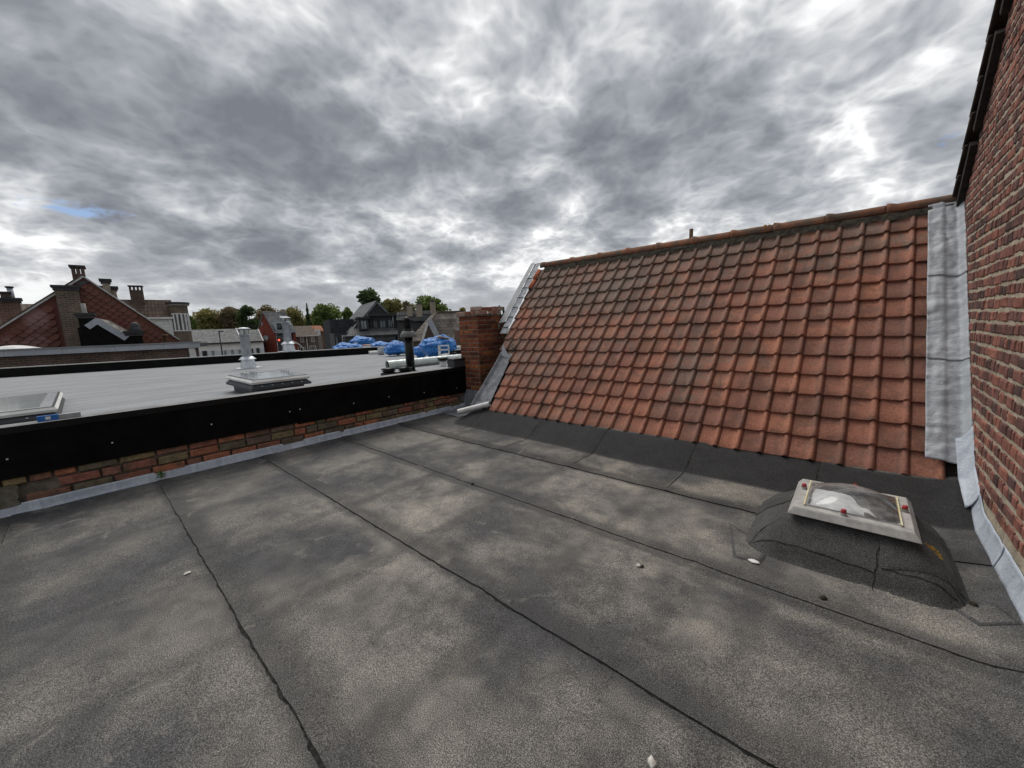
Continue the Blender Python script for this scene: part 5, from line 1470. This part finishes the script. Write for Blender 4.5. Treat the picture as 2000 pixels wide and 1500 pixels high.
lens, t, b = pmat('red_lamp_lens', .4, .4); b.inputs['Base Color'].default_value = (.8, .06, .03, 1); b.inputs['Emission Color'].default_value = (1, .12, .06, 1); b.inputs['Emission Strength'].default_value = 1.2
obj('red_lens', MB().add([(u_ + .15 * math.cos(a), -.115, z_ + .30 + .15 * math.sin(a)) for a in [i * .45 for i in range(14)]], [tuple(range(14))]), lens, tl)

# --- charcoal house with dormers
FA = Fr(735, 54, RAD(14))
hA = FA.thing('charcoal_house', 'dark charcoal clad house with steep slate roof, dormers and slit roof windows', 'house')
ap = FA.p(735, 588.5); ll = FA.p(682, 651); rr2 = FA.p(775, 626)
dep = 8.0
for k in range(60):
    u_f, z_f = FA.p(703, 595, dep)
    if abs(u_f - ap[0]) < .05: break
    dep += (.05 if u_f < ap[0] else -.05)
obj('gable_wall', MB().prism([(ll[0], 0), (rr2[0], 0), rr2, ap, ll], 0, .25), M['clad_plank'], hA)
obj('roof', MB().slab([(ap[0], -.15, ap[1] + .1), (ap[0], dep, ap[1] + .1), (ll[0], dep, ll[1]), (ll[0], -.15, ll[1])], .25), M['roof_slate'], hA)
obj('rear_slope', MB().slab([(ap[0], dep, ap[1] + .09), (ap[0], -.15, ap[1] + .09), (rr2[0], -.15, rr2[1]), (rr2[0], dep, rr2[1])], .25), M['roof_slate'], hA)
def rs(f, y): return (ll[0] + (ap[0] - ll[0]) * f, y, ll[1] + (ap[1] + .1 - ll[1]) * f + .05)
for k in range(4): obj('roof_light', MB().slab([rs(.20, 1.2 + k * 1.25), rs(.42, 1.2 + k * 1.25), rs(.42, 1.75 + k * 1.25), rs(.20, 1.75 + k * 1.25)][::-1], .08), M['pane'], hA)
# left dark block and ground floor
a0, z1 = FA.p(643, 624, 3); a1, _ = FA.p(683, 624, 3); obj('side_block', MB().box((a0, 3, 0), (a1 + .5, 9, z1)), M['clad_plank'], hA)
a0, z1 = FA.p(652, 651, .4); a1, _ = FA.p(684, 651, .4); gf = obj('porch_wall', MB().box((a0, .4, 0), (a1, 4, z1)), M['charcoal'], hA)
window(hA, FA.p(653, 655, .4)[0], FA.p(660, 655, .4)[0], 0.1, FA.p(656, 656, .4)[1], .38, 'dark_trim', 'pane_pale', .1, 1)
window(hA, FA.p(667, 655, .4)[0], FA.p(674, 655, .4)[0], FA.p(670, 688, .4)[1], FA.p(670, 655, .4)[1], .38, 'white_paint', 'pane', .12, 1)
# long front wing with panel cladding, lean-to roof and dormers
FB = Fr(740, 50, RAD(6)); 
hB = FB.thing('panel_clad_wing', 'long dark grey panel clad wing with tiled lean-to and three dormer windows', 'building')
u0, zt_ = FB.p(672, 655); u1, _ = FB.p(772, 655); zt_ = FB.p(720, 655)[1]
obj('wall', MB().box((u0, 0, 0), (u1, 6, zt_)), M['clad_panel'], hB)
zr = FB.p(730, 640.5, 2.2)[1]
obj('lean_to_roof', MB().slab([(u0 + .1, -.2, zt_ + .02), (FB.p(795, 655)[0], -.2, zt_ + .02), (FB.p(800, 640, 2.2)[0], 2.2, zr), (FB.p(690, 641, 2.2)[0], 2.2, zr)], .15), M['roof_char'], hB)
for x0, x1 in ((684.5, 687), (734, 740), (755, 762)):
    a, z1 = FB.p(x0, 667); b_, _ = FB.p(x1, 667); obj('window', MB().box((a, -.05, z1 - .75), (b_, -.004, z1)), M['pane'], hB)
# dormers
v = 1.6
u0, z1 = FB.p(699, 623, v - .4); u1, _ = FB.p(719, 623, v - .4); z0 = FB.p(709, 645, v - .4)[1]
obj('dormer', MB().box((u0, v - .4, z0), (u1, 5, z1)), M['charcoal'], hB)
obj('dormer_roof', MB().box((u0 - .2, v - .65, z1 + .001), (u1 + .2, 5, z1 + .22)), M['dark_trim'], hB)
window(hB, u0 + .25, u1 - .2, z0 + .1, z1 - .15, v - .42, 'charcoal', 'pane_pale', .10, 2)
u0, z1 = FB.p(720, 621, v + .6); u1, _ = FB.p(794, 614, v + .6); z0 = FB.p(750, 645, v + .6)[1]; z1 = FB.p(750, 617, v + .6)[1]
obj('dormer', MB().box((u0, v + .6, z0), (u1, 6, z1)), M['clad_plank'], hB)
obj('dormer_roof', MB().box((u0 - .1, v + .25, z1 + .001), (u1 + .3, 6, z1 + .3)), M['dark_trim'], hB)
for x0, x1, y0, y1, pm in ((728.5, 737, 627, 642, 'pane'), (740.5, 753, 625.5, 641, 'pane_pale'), (757, 766.5, 624, 640, 'pane_pale')):
    a, zz1 = FB.p(x0, y0, v + .6); b_, _ = FB.p(x1, y0, v + .6); _, zz0 = FB.p(x0, y1, v + .6); window(hB, a, b_, zz0, zz1, v + .58, 'charcoal', pm, .12, 2)
obj('downpipe', MB().tube([(FB.p(769, 630, v)[0], v + .4, z0), (FB.p(769, 630, v)[0], v + .4, z1)], .06, 8), M['galv'], hB)
u0, z1 = FB.p(769, 617, v + .1); u1, _ = FB.p(796, 612, v + .1); obj('dormer', MB().box((u0 + .4, v - .1, z0), (u1, v + .59, z1)), M['charcoal'], hB)
a, zz1 = FB.p(780, 622, v - .1); b_, _ = FB.p(790, 622, v - .1); window(hB, a, b_, zz1 - 1.05, zz1, v - .12, 'dark_trim', 'pane', .1, 1)
obj('rear_gable_roof', MB().prism([(FB.p(718, 620, 6)[0], FB.p(718, 620, 6)[1]), (FB.p(758, 617, 6)[0], FB.p(758, 617, 6)[1]), (FB.p(751, 609, 6)[0], FB.p(751, 609, 6)[1]), (FB.p(722, 611, 6)[0], FB.p(722, 611, 6)[1])], 6, 7), M['roof_char'], hB)

# --- taupe-tiled house with a small cross gable, right of the wing
FC = Fr(838, 40, RAD(-4))
hC = FC.thing('taupe_tiled_house', 'taupe tiled house with zinc edged cross gable behind the blue bags', 'house')
er = FC.p(850, 606, 3); rb2 = FC.p(905, 613, 3); eb = FC.p(800, 664); wl = FC.p(800, 668)[1]
u0 = FC.p(792, 668)[0]; u1 = FC.p(915, 668)[0]
obj('wall', MB().box((u0, .2, 0), (u1, 7, FC.p(850, 664)[1])), M['bw_tan'], hC)
obj('roof', MB().slab([(u0, 0, FC.p(820, 666)[1]), (u1, 0, FC.p(820, 666)[1]), (u1, 3, er[1] - .25), (er[0], 3, er[1] - .25)], .15), M['roof_taupe'], hC)
obj('ridge', MB().bar((er[0], 3, er[1] - .2), (u1, 3, er[1] - .2), .22, .14), M['roof_brown'], hC)
obj('verge_wall', MB().add([(u0 - .1, -.1, FC.p(820, 666)[1] - .3), (u0 + .35, -.1, FC.p(820, 666)[1] - .3), (er[0] + .35, 3, er[1] - .1), (er[0] - .1, 3, er[1] - .1), (u0 - .1, .2, 0), (er[0] - .1, 3, 0)], [(0, 1, 2, 3), (0, 3, 5, 4)]), M['pale_brick'], hC)
A = FC.p(838, 624, -1.5); Lg = FC.p(821, 678, -1.5); Rg = FC.p(858, 668, -1.5)
obj('cross_gable_wall', MB().prism([(Lg[0], 0), (Rg[0], 0), Rg, A, Lg], -1.5, -1.2), M['bw_dark'], hC)
obj('white_verge', MB().bar((Lg[0], -1.56, Lg[1]), (A[0], -1.56, A[1] + .05), .20, .10, (0, -1, 0)), M['white_paint'], hC)
obj('zinc_verge', MB().bar((A[0] - .02, -1.57, A[1]), (Rg[0] + .1, -1.57, Rg[1]), .50, .10, (0, -1, 0)), M['zinc_fascia'], hC)
obj('cross_roof', MB().slab([(A[0], -1.5, A[1] + .05), (Rg[0] + .1, -1.5, Rg[1] + .05), (FC.p(903, 668)[0] , -1.0, Rg[1] + .05), (FC.p(897, 626, .6)[0], .6, A[1] + .05), (A[0], .6, A[1] + .05)], .12), M['roof_taupe'], hC)
obj('cross_roof', MB().slab([(A[0], 1.4, A[1] + .05), (A[0], -1.5, A[1] + .05), (Lg[0], -1.5, Lg[1] + .05), (Lg[0], .2, Lg[1] + .05)][::-1], .12), M['roof_taupe'], hC)
v0 = FC.p(895, 642, -1.25); v1 = FC.p(877, 676, -1.25); obj('zinc_valley', MB().bar((v0[0], -1.3, v0[1]), (v1[0], -1.3, v1[1]), .22, .1, (0, -1, 0)), M['zinc_fascia'], hC)
for x0, x1, y0, y1, pot in ((793.5, 804.5, 600, 612, 0), (812, 823.5, 597, 613, 1), (839.5, 849.5, 592, 607, 1)):
    s = stack(hC, FC, x0, x1, y0, y1 + 6, 2.8, 3.3, M['pale_brick'], 'chimney_stack', 0, 'pale_brick', .03)
    if pot: ux_, zx_ = FC.p((x0 + x1) / 2, y0, 2.8); obj('chimney_pot', MB().lathe([(.20, 0), (.24, .1), (.18, .16), (.20, .3), (0, .31)], (ux_, 3.05, zx_ + .09), 12), M['dark_trim'], s)
a_, z_a = FC.p(775, 609, 3.4); b_a, z_b = FC.p(851, 606, 3.4)
obj('rear_roof', MB().slab([(a_, 2.6, z_a - .9), (b_a, 2.6, z_b - 1.2), (b_a, 3.4, z_b), (a_, 3.4, z_a)], .3), M['roof_char'], hC)
obj('rear_wall', MB().box((a_, 3.0, 0), (b_a, 5, min(z_a, z_b) - .4)), M['charcoal'], hC)
obj('low_wall', MB().box((FC.p(888, 660)[0], -3, 0), (u1, -2.6, FC.p(895, 645, -3)[1])), M['bw_red'], hC)

# ------------------------------------------------------------------ trees
def leaf_mat(name, c1, c2, c3):
    mt, t, b = pmat(name, .7, .25)
    r = t.new('ShaderNodeNewGeometry').outputs['Random Per Island']
    c = t.ramp(r, [(0, c1), (.5, c2), (1, c3)])
    n = t.noise(pos(t), .5, 3, .6); c = t.mix(1.0, c, t.ramp(n, [(.35, (.85,) * 3), (.65, (1.6,) * 3)]), 'MULTIPLY')
    t.l.new(c, b.inputs['Base Color'])
    tl_ = t.new('ShaderNodeBsdfTranslucent'); t.l.new(c, tl_.inputs[0]); ms_ = t.new('ShaderNodeMixShader'); ms_.inputs[0].default_value = .45
    t.l.new(b.outputs[0], ms_.inputs[1]); t.l.new(tl_.outputs[0], ms_.inputs[2]); t.l.new(ms_.outputs[0], t.n['Material Output'].inputs[0])
    return mt
LEAF = {'green': leaf_mat('green_leaves', (.075, .11, .03), (.115, .16, .045), (.17, .21, .07)), 'dark': leaf_mat('dark_green_leaves', (.036, .062, .024), (.058, .090, .034), (.09, .125, .05)),
        'olive': leaf_mat('olive_leaves', (.13, .13, .045), (.20, .185, .065), (.27, .24, .095)), 'brown': leaf_mat('bronze_leaves', (.11, .095, .05), (.165, .135, .075), (.22, .18, .105))}
M['bark'] = simple('bark', (.06, .05, .04), (.09, .075, .06), 5, .95, .1, bmp=.6, bscale=14)


def tree(px, ytop, wpx, D, kind, label, seed, conifer=False, nl=4800, base=.30):
    F = Fr(px, D); rr = random.Random(seed); t_ = F.thing('conifer' if conifer else 'tree', label, 'tree', 'trees beyond the rooftops')
    H = F.p(px, ytop)[1]; hw = (1.0 if conifer else 1.12) * (F.p(px + wpx / 2, 640)[0] - F.p(px - wpx / 2, 640)[0]) / 2
    tr = MB(); z0 = H * base
    tr.tube([(0, 0, 0), (.1, 0, H * .35), (-.1, .1, H * .7), (0, 0, H * .9)], [H * .028, H * .021, H * .012, .05], 8)
    mb = MB(); lobes = []
    if not conifer:
        for k in range(15):
            a = rr.uniform(0, 6.28); e = rr.uniform(-.35, 1.0); r = rr.uniform(.38, .62)
            cz = z0 + (H - z0) * (.5 + .36 * e); lr = hw * rr.uniform(.36, .54); cr = hw * r * math.cos(e * .95)
            c = Vector((cr * math.cos(a), cr * math.sin(a), min(cz, H - lr * .8))); lobes.append((c, lr))
            tr.tube([(0, 0, H * rr.uniform(.25, .5)), tuple(c * .6 + Vector((0, 0, c.z * .3))), tuple(c)], [H * .011, H * .007, .03], 6)
        lobes.append((Vector((0, 0, H - hw * .36)), hw * .38)); lobes.append((Vector((0, 0, (H + z0) / 2)), hw * .6))
    for k in range(nl):
        if conifer:
            f = rr.random() ** .7; zz = H * (.12 + .88 * (1 - f) * 1.0) if False else H - (H - H * .1) * f
            R = hw * f * (.75 + .35 * math.sin(zz * 3.3)) + .05; a = rr.uniform(0, 6.28); q = R * rr.random() ** .4
            c = Vector((q * math.cos(a), q * math.sin(a), zz - q * .25)); s = .20 + .18 * f
        else:
            L_, lr = lobes[rr.randrange(len(lobes))]
            d = Vector((rr.gauss(0, 1), rr.gauss(0, 1), rr.gauss(0, 1))).normalized()
            kx = 1 + .35 * nz(d.x * 2 + seed, d.y * 2 + L_.x, d.z * 2)
            c = L_ + d * lr * kx * (1 - .55 * rr.random() ** 2.2); s = hw * .05 + rr.uniform(.08, .28)
        u = Vector((rr.gauss(0, 1), rr.gauss(0, 1), rr.gauss(0, .7))).normalized(); v = u.cross(Vector((rr.gauss(0, 1), rr.gauss(0, 1), rr.gauss(0, 1)))).normalized()
        mb.add([c - u * s, c - u * .2 * s + v * s * .55, c + u * s, c + u * .1 * s - v * s * .6], [(0, 1, 2, 3)])
    obj('trunk', tr, M['bark'], t_); obj('crown', mb, LEAF[kind], t_)
    return t_


TREES = [(376, 617, 30, 120, 'green', 'dark green tree just right of the rounded bay'), (411, 604, 62, 150, 'olive', 'broad olive green tree left above the white hall'), (457, 600, 52, 148, 'brown', 'bronze tree above the ridge end of the white hall'),
         (488, 597, 40, 138, 'dark', 'dark green tree left of the red corner house'), (528, 596, 54, 165, 'brown', 'dark bronze tree behind the red house ridge'), (574, 601, 48, 150, 'olive', 'yellowish tree right of the red house roof'),
         (642, 597, 62, 140, 'green', 'round green tree left of the charcoal house'), (683, 601, 24, 120, 'green', 'small green tree against the steep slate roof'), (727, 565, 58, 80, 'dark', 'tall dark oak rising behind the slate ridge'),
         (765, 586, 56, 90, 'olive', 'olive tree right of the slate gable'), (797, 590, 36, 95, 'brown', 'bronze tree behind the pale chimneys'), (846, 581, 62, 78, 'green', 'wide green tree behind the right pale chimney'), (905, 602, 26, 90, 'olive', 'small tree peeping over the brick chimney left end'),
         (548, 610, 30, 170, 'olive', 'olive tree filling the gap above the red house ridge end')]
for i, (px, yt, w_, D, kd, lab) in enumerate(TREES): tree(px, yt, w_, D, kd, lab, i * 3 + 2)
tree(606, 592, 34, 130, 'dark', 'pointed dark conifer left of the round green tree', 77, True, 2600)
tree(977, 596, 20, 60, 'dark', 'pointed conifer tips right of the loose bricks on the chimney', 78, True, 1600)
tree(985, 600, 18, 62, 'dark', 'second smaller conifer tip beside the tiled verge', 79, True, 1400)
tree(623, 615, 60, 160, 'olive', 'low olive tree behind the brick houses', 91)
tree(440, 622, 70, 165, 'green', 'low green tree filling in behind the white hall roof', 92)
